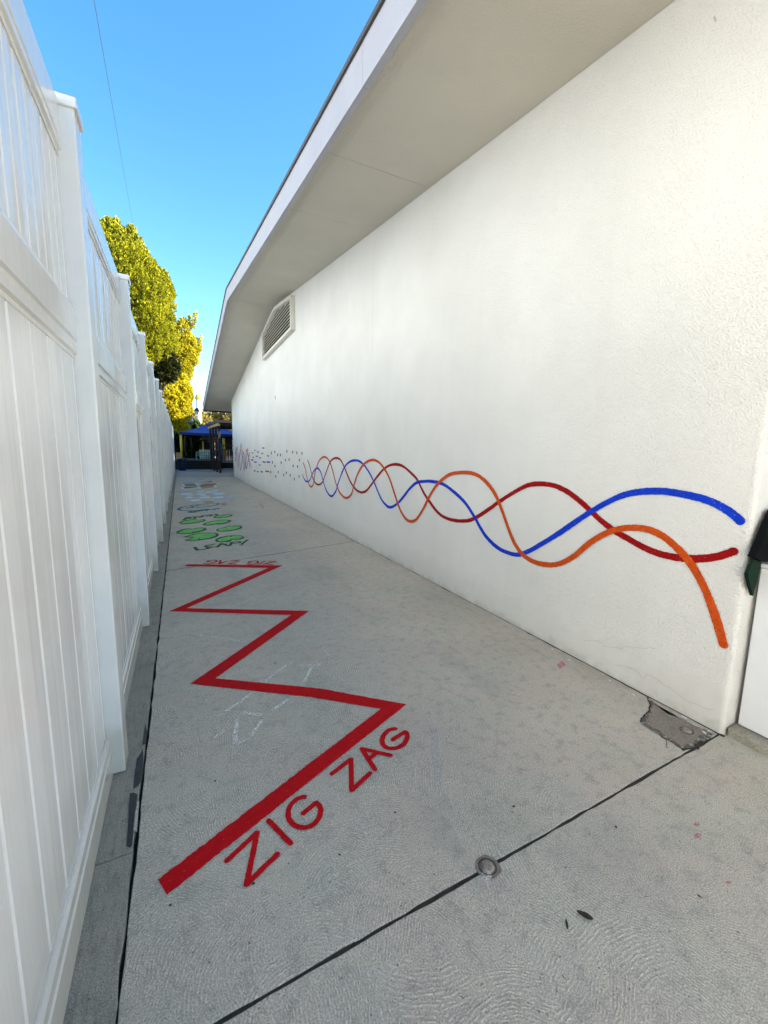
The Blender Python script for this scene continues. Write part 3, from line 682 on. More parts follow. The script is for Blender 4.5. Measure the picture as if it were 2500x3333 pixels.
# far porch ceiling beyond the wall corner and near porch ceiling beside the near corner
def slope_box(name, x0, x1, y0, y1, dz0, dz1, mat, parent, base=soff):
    v = []
    for y in (y0, y1):
        for x in (x0, x1):
            for dz in (dz0, dz1): v.append((x, y, base(y) + dz))
    f = [(0, 1, 3, 2), (4, 6, 7, 5), (0, 4, 5, 1), (2, 3, 7, 6), (1, 5, 7, 3), (0, 2, 6, 4)]
    return mesh_obj(name, v, f, mat, parent)
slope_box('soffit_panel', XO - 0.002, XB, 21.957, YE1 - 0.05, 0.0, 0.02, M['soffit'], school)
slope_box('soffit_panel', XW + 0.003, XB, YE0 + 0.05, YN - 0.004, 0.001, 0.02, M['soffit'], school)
slope_box('soffit_backing', XO + 0.01, XB - 0.1, YE0 + 0.08, YP, 0.03, 0.05, M['gap_dark'], school)
slope_box('soffit_backing', XO + 0.01, XB - 0.1, YP + 0.001, YE1 - 0.08, 0.03, 0.05, M['gap_dark'], school)
# fascia boards, butted
fb = [YE0, 3.03, 7.4, 10.9, YP, 16.2, 20.6, YE1]
for a, b_ in zip(fb, fb[1:]):
    slope_box('fascia_board', XF, XO - 0.004, a + 0.0015, b_ - 0.0015, -0.045, 0.225, M['fascia'], school)
slope_box('drip_edge', XF - 0.018, XO + 0.05, YE0 - 0.02, YP - 0.0005, 0.227, 0.262, M['drip'], school)
slope_box('drip_edge', XF - 0.018, XO + 0.05, YP + 0.0005, YE1 + 0.02, 0.227, 0.262, M['drip'], school)
slope_box('roof', XO + 0.052, XB + 0.6, YE0, YP - 0.001, 0.228, 0.29, M['roof'], school)
slope_box('roof', XO + 0.052, XB + 0.6, YP + 0.001, YE1, 0.228, 0.29, M['roof'], school)
box('eave_fascia', (XF + 0.001, YE0 - 0.02, soff(YE0) - 0.06), (XB + 0.6, YE0 + 0.045, soff(YE0) + 0.22), M['fascia'], school, bev=0.003)
box('eave_fascia', (XF + 0.001, YE1 - 0.045, soff(YE1) - 0.06), (XB + 0.6, YE1 + 0.02, soff(YE1) + 0.22), M['brown'], school, bev=0.003)
# near return beyond the corner: door wall set back under the porch is off to the right
# gable vent
vent = bpy.data.objects.new('gable_vent', None); COL.objects.link(vent); vent.parent = school
VX = XW - 0.10
vy0, vy1, vz0 = 9.62, 13.22, 4.01
vp_, vsl = 11.42, 0.135
def vtop(y): return 4.745 + vsl * (1.8 - abs(y - vp_)) - 0.03
fr = 0.06
# frame: bottom, sides, two raking tops
box('vent_frame', (VX, vy0, vz0), (XW + 0.01, vy1, vz0 + fr), M['vent'], vent, bev=0.004)
prism('vent_frame', [(vy0, vz0 + fr + .001), (vy0 + fr, vz0 + fr + .001), (vy0 + fr, vtop(vy0 + fr)), (vy0, vtop(vy0))], 0, VX, XW + 0.01, M['vent'], vent)
prism('vent_frame', [(vy1 - fr, vz0 + fr + .001), (vy1, vz0 + fr + .001), (vy1, vtop(vy1)), (vy1 - fr, vtop(vy1 - fr))], 0, VX, XW + 0.01, M['vent'], vent)
for s, e in ((vy0 + fr + .001, vp_ - .0005), (vp_ + .0005, vy1 - fr - .001)):
    prism('vent_frame', [(s, vtop(s) - fr), (e, vtop(e) - fr), (e, vtop(e)), (s, vtop(s))], 0, VX, XW + 0.01, M['vent'], vent)
mesh_obj('vent_void', [(XW - 0.012, vy0 + .02, vz0 + .02), (XW - 0.012, vy1 - .02, vz0 + .02), (XW - 0.012, vy1 - .02, vtop(vy1) - .02), (XW - 0.012, vp_, vtop(vp_) - .02), (XW - 0.012, vy0 + .02, vtop(vy0) - .02)], [(0, 4, 3, 2, 1)], M['gap_dark'], vent)
zk = vz0 + fr + 0.045; ns = 0
while zk < vtop(vp_) - fr - 0.03:
    half = 1.8 - fr
    need = vtop(vp_) - fr - zk - 0.012
    half = min(half, need / vsl) if need > 0 else 0
    if half > 0.1:
        v = [(VX + 0.008, -half, -0.030), (VX + 0.020, -half, -0.036), (XW - 0.016, -half, 0.030), (XW - 0.026, -half, 0.036)]
        pts = [(p[0], vp_ + p[1], zk + p[2]) for p in v] + [(p[0], vp_ - p[1], zk + p[2]) for p in v]
        mesh_obj('vent_slat', pts, [(0, 1, 2, 3), (7, 6, 5, 4), (0, 4, 5, 1), (1, 5, 6, 2), (2, 6, 7, 3), (3, 7, 4, 0)], M['vent'], vent)
    zk += 0.072
# hood lantern on the far eave corner
lt = thing('eave_lantern', 'black hooded lantern with grey glass hanging at the far roof corner', 'lamp', (1.04, 25.05, 3.35))
def wl_(o, loc):                                   # keep a part built in world coordinates in place
    o.location = -Vector(loc); return o
LL = (1.04, 25.05, 3.35)
wl_(lathe('hood', [(0.14, 3.37), (0.13, 3.42), (0.07, 3.50), (0.03, 3.53)], 0.945, 25.05, M['black_metal'], lt, 6, False), LL)
wl_(lathe('lamp_glass', [(0.075, 3.22), (0.12, 3.368)], 0.945, 25.05, M['grey_glass'], lt, 6, False), LL)
wl_(tube('bracket', [(0.96, 25.05, 3.51), (1.05, 25.05, 3.50), (1.16, 25.05, 3.47), (1.262, 25.03, 3.45)], 0.02, M['black_metal'], lt), LL)

# ------------------------------------------------ mural
mural_x = XW - 0.0035
def wall_ribbon(name, yz, width, mat, parent, x, label=None, jit=0.04):
    v, f = ribbon2d(yz, width, jit)
    o = mesh_obj(name, [(x, p[0], p[1]) for p in v], f, mat, parent)
    if o.data.polygons[0].normal.x > 0: o.data.flip_normals()
    if label: o['label'] = label
    return o
zA = zm(950, 1440, 0.33152); zB = zm(1400, 1500, 0.66305); zC = zm(750, 1400, 0.18083)
waves = {
 'blue': ([(105, 318), (125, 365), (150, 385), (175, 370), (210, 290), (245, 252), (280, 285), (305, 365), (335, 465), (385, 528), (430, 480), (455, 400), (510, 255), (560, 195), (620, 175), (680, 195), (740, 265), (800, 375), (870, 540), (915, 605), (965, 637), (1030, 605), (1090, 540), (1160, 450), (1230, 393), (1310, 382)],
          [(0, 100), (60, 113), (120, 155), (175, 210), (220, 280), (270, 365), (330, 425), (385, 452), (435, 460), (490, 440), (560, 400), (640, 350), (720, 295), (800, 243), (880, 198), (960, 165), (1050, 150), (1150, 150), (1250, 165), (1350, 190), (1430, 225), (1490, 265), (1526, 298)]),
 'red': ([(155, 175), (175, 230), (200, 330), (225, 390), (262, 415), (300, 390), (330, 310), (370, 205), (400, 165), (440, 153), (480, 175), (520, 255), (565, 365), (610, 440), (650, 478), (690, 490), (735, 470), (790, 400), (850, 320), (910, 255), (970, 222), (1040, 217), (1100, 240), (1170, 300), (1230, 365), (1280, 465), (1330, 550)],
         [(40, 255), (90, 285), (150, 295), (205, 288), (270, 250), (340, 200), (410, 155), (480, 120), (540, 113), (610, 122), (680, 155), (750, 210), (830, 285), (900, 340), (980, 387), (1060, 430), (1140, 460), (1230, 477), (1330, 480), (1420, 468), (1496, 442)]),
 'orange': ([(110, 200), (130, 250), (145, 330), (160, 395), (185, 435), (210, 410), (230, 290), (260, 195), (290, 155), (320, 142), (350, 160), (380, 210), (410, 315), (440, 425), (480, 505), (535, 545), (585, 505), (615, 400), (650, 300), (700, 220), (755, 180), (805, 172), (860, 200), (915, 270), (960, 360), (1000, 480), (1040, 600), (1080, 695), (1130, 760), (1180, 775), (1230, 745), (1290, 650), (1350, 530), (1420, 420), (1500, 345), (1580, 305)],
            [(180, 57), (235, 72), (285, 115), (325, 175), (355, 250), (385, 335), (415, 405), (455, 460), (510, 495), (580, 510), (640, 503), (710, 465), (780, 405), (850, 362), (920, 336), (1000, 328), (1080, 340), (1150, 375), (1220, 435), (1280, 505), (1330, 590), (1370, 680), (1405, 780), (1430, 865), (1441, 905)])}
for i, (nm, lb) in enumerate((('red', 'dark red wavy line of the mural'), ('blue', 'blue wavy line of the mural'), ('orange', 'orange wavy line of the mural'))):
    a, b_ = waves[nm]
    px = catmull([zA(p) for p in a] + [zB(p) for p in b_], 16)
    yz = [on_x(p, mural_x - i * 0.0012) for p in px]
    wd = [(0.034 + 0.006 * min(1, max(0, (3.0 - p[0]) / 2.0))) * (1 + 0.16 * mnoise.noise(Vector((p[0] * 4.0, p[1] * 4.0, i * 9.0)))) for p in yz]
    wall_ribbon('painted_wave', yz, wd, M['w_' + nm], wall, mural_x - i * 0.0012, lb, 0.075)
def dash(x, y, w, h, mt, slant=0.0):
    q = [(x - w / 2, y - h / 2 - slant), (x + w / 2, y - h / 2 + slant), (x + w / 2, y + h / 2 + slant), (x - w / 2, y + h / 2 - slant)]
    P = [on_x(zC(p), mural_x) for p in q]
    o = mesh_obj('painted_dash', [(mural_x, a, b_) for a, b_ in P], [(0, 1, 2, 3)], M['w_' + mt], wall)
    if o.data.polygons[0].normal.x > 0: o.data.flip_normals()
for x, y, w, h, c in ((593, 322, 36, 18, 'red'), (440, 362, 24, 14, 'red'), (497, 394, 28, 18, 'blue'), (400, 409, 24, 16, 'blue'), (573, 419, 30, 18, 'blue'), (476, 471, 34, 16, 'red'), (675, 464, 32, 18, 'red'), (412, 490, 26, 16, 'orange'), (534, 498, 32, 16, 'orange'), (394, 536, 38, 18, 'red'), (449, 576, 44, 18, 'blue'), (606, 573, 50, 22, 'red'), (682, 574, 58, 24, 'blue'), (528, 628, 28, 16, 'red'), (437, 733, 24, 20, 'red'), (491, 748, 34, 16, 'orange'), (562, 750, 38, 20, 'blue'), (662, 743, 58, 22, 'red')):
    dash(x, y, w * 1.1, h * 1.15, c if w > 40 else 'dk' + c, h * 0.18)
for x, y, c in ((738, 412, 'blue'), (798, 392, 'blue'), (850, 445, 'blue'), (900, 447, 'red'), (1017, 382, 'blue'), (1118, 397, 'red'), (1196, 409, 'blue'), (1288, 417, 'red'), (1240, 540, 'orange'), (1056, 530, 'orange'), (994, 540, 'red'), (913, 583, 'orange'), (757, 580, 'blue'), (802, 647, 'blue'), (1129, 645, 'blue'), (1207, 656, 'red'), (725, 755, 'orange'), (860, 755, 'blue'), (1008, 768, 'red'), (960, 805, 'blue'), (1076, 812, 'red'), (816, 832, 'orange'), (1237, 832, 'blue'), (1150, 882, 'orange')):
    dash(x, y, 15, 46, 'dk' + c)
for i, (s, c) in enumerate(((((80, 300), (95, 570), (125, 300), (185, 722), (235, 390), (290, 700), (347, 412)), 'blue'), (((88, 430), (108, 315), (137, 675), (190, 240), (265, 690), (310, 330), (352, 695)), 'red'), (((84, 560), (103, 330), (150, 560), (190, 350), (248, 740), (285, 342), (376, 662)), 'orange'))):
    wall_ribbon('painted_zigzag', [on_x(zC(p), mural_x) for p in s], 0.06, M['w_' + c], wall, mural_x - 0.001 * i, 'thin %s zigzag at the far end of the wall' % c, 0)
# hairline cracks and blemishes in the plaster
zD = zm(1900, 1500, 0.4521)
for s, w in (([(0, 1295), (110, 1300), (180, 1340), (420, 1345), (520, 1350)], 0.003), ([(240, 1480), (350, 1490), (420, 1555), (470, 1550), (640, 1650), (760, 1735), (940, 1800)], 0.004)):
    wall_ribbon('plaster_crack', [(q[0] + 0.010 * mnoise.noise(Vector((q[0] * 23, q[1] * 31, 2))), q[1] + 0.012 * mnoise.noise(Vector((q[0] * 27, q[1] * 19, 8)))) for q in densify(catmull([on_x(zD(p), XW - 0.002) for p in s], 5), 0.006)], w * 0.6, M['crack'], wall, XW - 0.0022, None, 0.5)
zE = zm(650, 400, 0.4822)
wall_ribbon('plaster_crack', densify([on_x(zE(p), XW - 0.002) for p in ((1178, 800), (1172, 1000), (1168, 1250), (1166, 1560))], 0.1), 0.004, M['crack'], wall, XW - 0.0022, None, 0.3)
wall_ribbon('nail_hole', [on_x(zE(p), XW - 0.002) for p in ((510, 1845), (511, 1862))], 0.05, M['gap_dark'], wall, XW - 0.0022, None, 0.3)
wall_ribbon('plaster_blemish', [on_x(zm(900, 0, 0.9644)(p), XW - 0.002) for p in ((1478, 55), (1482, 72))], 0.008, M['crack'], wall, XW - 0.0022, None, 0.3)

# ================================================================== WHITE CABINET by the near corner
cb = thing('white_cabinet', 'white metal cabinet on a concrete kerb beside the wall corner', 'cabinet', (2.72, 0.2, 0.0))
CL = (2.72, 0.2, 0.0)
wl_(box('cabinet_body', (2.505, -0.75, 0.052), (2.95, 0.985, 0.875), M['white_metal'], cb, bev=0.006), CL)
wl_(box('cabinet_top', (2.497, -0.76, 0.877), (2.955, 0.990, 0.897), M['white_metal'], cb, bev=0.004), CL)
wl_(lathe('screw_head', [(0.006, -0.002), (0.004, 0.003)], 0, 0, M['gap_dark'], cb, 8), CL)
sc_ = cb.children[-1]; sc_.matrix_local = Matrix.Translation(Vector((2.503, 0.86, 0.13)) - Vector(CL)) @ Matrix.Rotation(R_(-90), 4, 'Y')
kerb = box('kerb', (2.436, -3.0, -0.02), (2.99, 0.998, 0.046), M['strip'], None, bev=0.012)
tag(kerb, kind='structure')
# crumpled dark sack lying on the cabinet and hanging over its back edge
def sack(name, c, s, mat, parent, seed, n_=3):
    bm = bmesh.new(); bmesh.ops.create_icosphere(bm, subdivisions=n_, radius=1)
    for v in bm.verts:
        d = 1 + 0.22 * mnoise.noise(v.co * 2.1 + Vector((seed, 0, 0))) + 0.10 * mnoise.noise(v.co * 5.3 + Vector((0, seed, 0)))
        v.co = Vector((v.co.x * s[0] * d, v.co.y * s[1] * d, max(v.co.z, -0.75) * s[2] * d)) + Vector(c)
    return bm_obj(name, bm, mat, parent, True)
bagt = thing('refuse_sack', 'crumpled dark green and black plastic sack lying on the white cabinet', 'sack', (2.7, 0.72, 0.897))
BL = (2.7, 0.72, 0.897)
def on_y(p, y0):
    r = ray(p); t = y0 / r[1]; return (r[0] * t, CAM_H + r[2] * t)
def fold(poly, y0, y1, mt, nm):
    q = [on_y(p, y0) for p in densify(poly, 6)]
    q = [(a_ + 0.0022 * mnoise.noise(Vector((a_ * 60, b2 * 60, 1))), b2 + 0.0022 * mnoise.noise(Vector((a_ * 55, b2 * 65, 4)))) for a_, b2 in q]
    return wl_(prism(nm, q, 1, y0, y1, mt, bagt), BL)
fold([(2434, 1870), (2446, 1840), (2458, 1816), (2480, 1830), (2470, 1872), (2452, 1940), (2442, 1905), (2434, 1870)], 0.975, 0.990, M['bag_green'], 'sack_fold')
fold([(2458, 1814), (2478, 1772), (2497, 1722), (2526, 1660), (2600, 1650), (2600, 1830), (2540, 1826), (2481, 1829), (2458, 1814)], 0.955, 0.985, M['bag'], 'sack_body')
wl_(sack('sack_body', (2.72, 0.80, 1.00), (0.17, 0.13, 0.12), M['bag'], bagt, 6.0), BL)

# ================================================================== VINYL FENCE
XP = -0.2753; PW = 0.115; Y0, DY = 1.971, 1.676
XC = XP - PW / 2                       # centre line
RX = XP - 0.046                        # face of the rails
ZB0, ZB1, ZM0, ZM1, ZT0, ZT1, ZTOP = 0.004, 0.190, 1.722, 1.915, 2.402, 2.585, 2.578
fence = thing('vinyl_fence', 'tall glossy white vinyl privacy fence along the left of the walkway', 'fence', (XC, 12, 0))
fence.location = (0, 0, 0)
def mesh_from(fn, name):
    bm = bmesh.new(); fn(bm); bmesh.ops.recalc_face_normals(bm, faces=bm.faces[:])
    me = bpy.data.meshes.new(name); bm.to_mesh(me); bm.free(); return me
post_me = mesh_from(lambda bm: add_box(bm, (-PW / 2, 0, 0.001), (PW / 2, PW, ZTOP), 0.006, 2), 'post'); post_me.materials.append(M['vinyl'])
def cap_fn(bm):
    o_ = 0.009; h = 0.036
    add_box(bm, (-PW / 2 - o_, -o_, ZTOP - 0.012), (PW / 2 + o_, PW + o_, ZTOP + h - 0.012), 0.003, 1)
    a = 0.0; x0 = PW / 2 + o_ - 0.002
    b = [bm.verts.new(p) for p in ((-x0, -o_ + .002, ZTOP + h - 0.0115), (x0, -o_ + .002, ZTOP + h - 0.0115), (x0, PW + o_ - .002, ZTOP + h - 0.0115), (-x0, PW + o_ - .002, ZTOP + h - 0.0115))]
    t = bm.verts.new((0, PW / 2, ZTOP + h + 0.010))
    for i in range(4): bm.faces.new((b[i], b[(i + 1) % 4], t))
cap_me = mesh_from(cap_fn, 'post_cap'); cap_me.materials.append(M['vinyl'])
LEN = DY - PW
RT = 0.048                              # rail thickness
def rail_mesh(z0, z1, name, down=True):
    """extruded hollow rail: flat face with a stepped lip towards the boards and small ribs"""
    h = z1 - z0; xf = RX - XC; xb = xf - RT
    if name == 'bottom_rail':
        face = [(xf, z0), (xf + .001, z0 + h * .60), (xf - .004, z0 + h * .62), (xf - .004, z0 + h * .70), (xf - .0015, z0 + h * .72), (xf - .0015, z0 + h * .86), (xf - .010, z0 + h * .89), (xf - .010, z1)]
    elif name == 'top_rail':
        face = [(xf - .010, z0), (xf - .010, z0 + h * .09), (xf - .0015, z0 + h * .12), (xf - .0015, z0 + h * .20), (xf - .004, z0 + h * .22), (xf - .004, z0 + h * .28), (xf, z0 + h * .30), (xf, z1 - .006), (xf - .006, z1)]
    else:
        face = [(xf - .012, z0), (xf - .012, z0 + h * .07), (xf - .003, z0 + h * .10), (xf - .003, z0 + h * .22), (xf - .008, z0 + h * .245), (xf - .008, z0 + h * .32), (xf - .002, z0 + h * .34), (xf, z0 + h * .345), (xf, z0 + h * .90), (xf - .002, z0 + h * .905), (xf - .006, z1)]
    poly = face + [(xb, z1), (xb, z0)]
    bm = bmesh.new()
    lo = [bm.verts.new((p[0], PW + 0.0006, p[1])) for p in poly]; hi = [bm.verts.new((p[0], PW + LEN - 0.0006, p[1])) for p in poly]
    bm.faces.new(lo); bm.faces.new(hi[::-1]); n_ = len(poly)
    for i in range(n_): bm.faces.new((lo[i], lo[(i + 1) % n_], hi[(i + 1) % n_], hi[i]))
    bmesh.ops.recalc_face_normals(bm, faces=bm.faces[:])
    me = bpy.data.meshes.new(name); bm.to_mesh(me); bm.free(); me.materials.append(M['vinyl']); return me
rails = [rail_mesh(ZB0, ZB1, 'bottom_rail'), rail_mesh(ZM0, ZM1, 'middle_rail'), rail_mesh(ZT0, ZT1, 'top_rail')]
BW = 0.1652; NB = 9; CH = (LEN - NB * BW) / 2   # boards and edge channels
BXF = RX - XC - 0.014
def board_fn(z0, z1, w, wav):
    def fn(bm):
        # slightly bowed hollow board with shallow V edges
        xs = [0.0, 0.0035, 0.008, w / 2, w - 0.008, w - 0.0035, w]
        xo = [-0.009, -0.0025, 0.0, wav, 0.0, -0.0025, -0.009]
        a = [bm.verts.new((BXF + o_, y, z0)) for y, o_ in zip(xs, xo)]; c = [bm.verts.new((BXF + o_, y, z1)) for y, o_ in zip(xs, xo)]
        a2 = [bm.verts.new((BXF - 0.02, y, z0)) for y in (0.0, w)]; c2 = [bm.verts.new((BXF - 0.02, y, z1)) for y in (0.0, w)]
        for i in range(6): bm.faces.new((a[i], a[i + 1], c[i + 1], c[i]))
        bm.faces.new((a2[1], a2[0], c2[0], c2[1])); bm.faces.new((a2[0], a[0], c[0], c2[0])); bm.faces.new((a[-1], a2[1], c2[1], c[-1]))
    return fn
low_b = [mesh_from(board_fn(ZB1 + .0, ZM0 + .0, BW - 0.0008, k), 'board') for k in (0.0006, 0.0014, -0.0005)]
up_b = [mesh_from(board_fn(ZM1 + .0, ZT0 + .0, BW / 2 - 0.0008, k), 'upper_board') for k in (0.0012, 0.0004, -0.0006)]
low_c = mesh_from(board_fn(ZB1, ZM0, CH - 0.001, 0.0), 'edge_channel'); up_c = mesh_from(board_fn(ZM1, ZT0, CH - 0.001, 0.0), 'edge_channel')
for me in low_b + up_b + [low_c, up_c]:
    me.materials.append(M['vinyl'])
def panel_mesh(z0, z1, name, nb=NB):
    bm = bmesh.new(); bw = NB * BW / nb
    for i in range(nb):
        t = bmesh.new(); board_fn(z0, z1, bw - 0.0008, random.choice((0.0006, 0.0014, -0.0005)))(t)
        bmesh.ops.translate(t, verts=t.verts[:], vec=(0, PW + CH + i * bw, 0)); me = bpy.data.meshes.new('t'); t.to_mesh(me); t.free(); bm.from_mesh(me); bpy.data.meshes.remove(me)
    for yy in (PW + 0.0005, PW + LEN - CH + 0.0005):
        t = bmesh.new(); board_fn(z0, z1, CH - 0.001, 0)(t)
        bmesh.ops.translate(t, verts=t.verts[:], vec=(0, yy, 0)); me = bpy.data.meshes.new('t'); t.to_mesh(me); t.free(); bm.from_mesh(me); bpy.data.meshes.remove(me)
    bmesh.ops.recalc_face_normals(bm, faces=bm.faces[:])
    me = bpy.data.meshes.new(name); bm.to_mesh(me); bm.free(); me.materials.append(M['vinyl']); return me
pan_lo, pan_up = panel_mesh(ZB1, ZM0, 'lower_boards'), panel_mesh(ZM1, ZT0, 'upper_boards', 2 * NB)
def inst(name, me, loc, parent):
    o = bpy.data.objects.new(name, me); COL.objects.link(o); o.location = loc; o.parent = parent; return o
NPOST = 17
for kpost in range(-8, NPOST + 1):
    y = Y0 + DY * kpost
    jx = random.uniform(-0.004, 0.004) if kpost > 1 else 0
    p = inst('post', post_me, (XC + jx, y, 0), fence); p.rotation_euler = (random.uniform(-.0025, .0025), random.uniform(-.0025, .0025), random.uniform(-.01, .01)) if kpost > 0 else (0, 0, 0); inst('post_cap', cap_me, (0, 0, 0), p)
    if kpost == NPOST: break
    for nm, me in zip(('bottom_rail', 'middle_rail', 'top_rail'), rails): inst(nm, me, (XC, y, 0), fence)
    if -2 <= kpost <= 3:
        for me_, ch_, nm, mul in ((low_b, low_c, 'board', 1), (up_b, up_c, 'upper_board', 2)):
            for i in range(NB * mul): inst(nm, me_[(i * 7 + kpost * 3) % 3], (XC + random.uniform(-.0006, .0006), y + PW + CH + i * BW / mul + 0.0004, 0), fence)
            for yy in (PW + 0.0005, PW + LEN - CH + 0.0005): inst('edge_channel', ch_, (XC, y + yy, 0), fence)
    else:
        inst('lower_boards', pan_lo, (XC, y, 0), fence); inst('upper_boards', pan_up, (XC, y, 0), fence)

# ================================================================== SMALL THINGS ON THE GROUND
def plug(name, px, rad, label, tilt):
    x, y = on_ground(px)
    t = thing(name, label, 'metal plug', (x, y, 0), 'metal plugs set in the concrete')
    lathe('rim', [(rad * 0.98, -0.02), (rad * 1.22, 0.0005), (rad * 1.20, 0.0035), (rad * 1.08, 0.0045), (rad * 1.0, 0.001), (rad * 0.97, -0.02)], 0, 0, M['rust'], t, 32)
    lathe('cap', [(rad * 0.94, -0.015), (rad * 0.92, 0.004), (rad * 0.84, 0.0075), (rad * 0.6, 0.010), (rad * 0.3, 0.0112), (0.0005, 0.0115)], 0, 0, M['steel'], t, 32)
    return t
plug('metal_plug', (1587, 2823), 0.026, 'round steel plug sitting in the joint between two slabs', 0)
plug('metal_plug', rc((780, 596)), 0.026, 'small steel plug in the dark patch by the wall corner', 0)
x, y = on_ground((1587, 2823))
floor_poly('mortar_lump', [(x - 0.028 + 0.022 * math.cos(a) * random.uniform(.6, 1.2), y - 0.024 + 0.018 * math.sin(a) * random.uniform(.6, 1.2)) for a in np.linspace(0, 5.6, 12)], M['chalk'], walk, 0.0034)
floor_poly('mortar_lump', [(x + (0.044 + 0.007 * mnoise.noise(Vector((math.cos(a) * 1.1, math.sin(a) * 2.2, 3)))) * math.cos(a), y + (0.040 + 0.007 * mnoise.noise(Vector((math.cos(a) * 1.1, math.sin(a) * 2.2, 3)))) * math.sin(a)) for a in np.linspace(0, math.tau, 49)[:-1]], M['patch'], walk, 0.0026)
def leaf(px, ln, wd, rot, label, grp='dry leaves and specks on the concrete'):
    x, y = on_ground(px)
    n_ = 7; v = []; f = []
    for i in range(n_):
        t = i / (n_ - 1); w = wd * math.sin(math.pi * (t * 0.92 + 0.05)) ** 0.8 * 0.5; z = 0.004 + 0.35 * ln * abs(t - 0.45) ** 2
        for s_ in (-1, 0, 1): v.append(((t - .5) * ln, s_ * w * random.uniform(.8, 1.15), z + abs(s_) * w * 0.55))
    for i in range(n_ - 1):
        for k in (0, 1): f.append((3 * i + k, 3 * i + 3 + k, 3 * i + 4 + k, 3 * i + 1 + k))
    o = mesh_obj('dry_leaf', v, f, M['leaf_dry']); o.location = (x, y, 0); o.rotation_euler = (0, 0, rot)
    md = o.modifiers.new('thickness', 'SOLIDIFY'); md.thickness = 0.0012
    return tag(o, label, 'leaf', grp)
leaf((1903, 2985), 0.045, 0.018, 2.2, 'largest curled dark leaf lying on the near slab')
leaf((1845, 3013), 0.030, 0.006, 0.9, 'thin pale sliver of leaf left of the largest leaf')
for q, w_ in (((2005, 2695), 'right of the long joint'), ((2275, 2920), 'nearest the right edge of the near slab'), ((1672, 2628), 'just left of the joint towards the wall'), ((1286, 2648), 'below the letter G of ZAG'), ((700, 2545), 'left of the first red band'), ((555, 2950), 'below the blunt end of the red line'), ((825, 2880), 'between the letter Z and the joint'), ((895, 2160), 'inside the second red band corner'), ((1105, 2785), 'below the letter G of ZIG')):
    leaf(q, random.uniform(0.007, 0.012), random.uniform(0.005, 0.008), random.uniform(0, 3.1), 'tiny dark speck of leaf ' + w_)

# ================================================================== OVERHEAD WIRE
def wire_pt(px, dist): 
    r = ray(px); r = r / np.linalg.norm(r[:2]); return Vector((r[0] * dist, r[1] * dist, CAM_H + r[2] * dist))
a, b_ = wire_pt((306, 0), 14.0), wire_pt((437, 754), 44.0)
d_ = b_ - a
WP = []
for i in range(-6, 30):
    t = i / 16.0; p = a + d_ * t; p.z += -0.35 * math.sin(math.pi * min(max(t, 0), 1)) * 0 + 0.0
    WP.append(p)
wr = tube('overhead_wire', WP, 0.007, M['wire'], None, 6)
tag(wr, 'thin dark overhead wire crossing the blue sky', 'wire')

# ================================================================== UNSEEN BUILDINGS ADDED TO BOUNCE LIGHT AND BLOCK SUN
def window(parent, axis, at, u0, u1, z0, z1, sgn):
    t = 0.05
    def bx(nm, ua, ub, za, zb, d0, d1, mt):
        lo, hi = sorted((at + sgn * d0, at + sgn * d1))
        return box(nm, (lo, ua, za), (hi, ub, zb), mt, parent, bev=0.003) if axis == 0 else box(nm, (ua, lo, za), (ub, hi, zb), mt, parent, bev=0.003)
    bx('window_pane', u0 + t, u1 - t, z0 + t, z1 - t, 0.002, 0.02, M['glass'])
    bx('window_frame', u0, u1, z0, z0 + t, 0.003, 0.06, M['white_paint']); bx('window_frame', u0, u1, z1 - t, z1, 0.003, 0.06, M['white_paint'])
    bx('window_frame', u0, u0 + t, z0 + t + .001, z1 - t - .001, 0.003, 0.06, M['white_paint']); bx('window_frame', u1 - t, u1, z0 + t + .001, z1 - t - .001, 0.003, 0.06, M['white_paint'])
    bx('window_frame', (u0 + u1) / 2 - t / 2, (u0 + u1) / 2 + t / 2, z0 + t + .001, z1 - t - .001, 0.003, 0.05, M['white_paint'])
nh = thing('added_bounce_block', 'unseen tall pale grey stucco block added behind the fence to bounce sunlight', 'building')  # added out of view; its sunlit face throws fill light over the fence
AX, AH = -4.0, 9.0
box('wall', (AX - 9.0, -12.0, -0.05), (AX, 20.0, AH), M['grey_stucco'], nh, bev=0.02)
for fl_ in range(4):
    for i in range(7): window(nh, 0, AX, -10.6 + i * 4.4, -9.3 + i * 4.4, 0.9 + fl_ * 2.7, 2.0 + fl_ * 2.7, 1)
box('roof_parapet', (AX - 9.1, -12.1, AH + 0.002), (AX + 0.08, 20.1, AH + 0.35), M['grey_stucco'], nh, bev=0.02)
wg = thing('near_sun_blocker', 'unseen white stucco block added right of the camera to stop the sun', 'building')  # added out of view, sized to keep direct sun off the near walkway
box('wall', (5.6, -3.05, -0.05), (9.5, -1.25, 4.6), M['stucco'], wg, bev=0.02)
box('roof', (5.5, -3.15, 4.602), (9.8, -1.1, 4.8), M['roof'], wg, bev=0.02)
window(wg, 0, 5.6, -2.8, -1.7, 1.0, 2.3, -1)

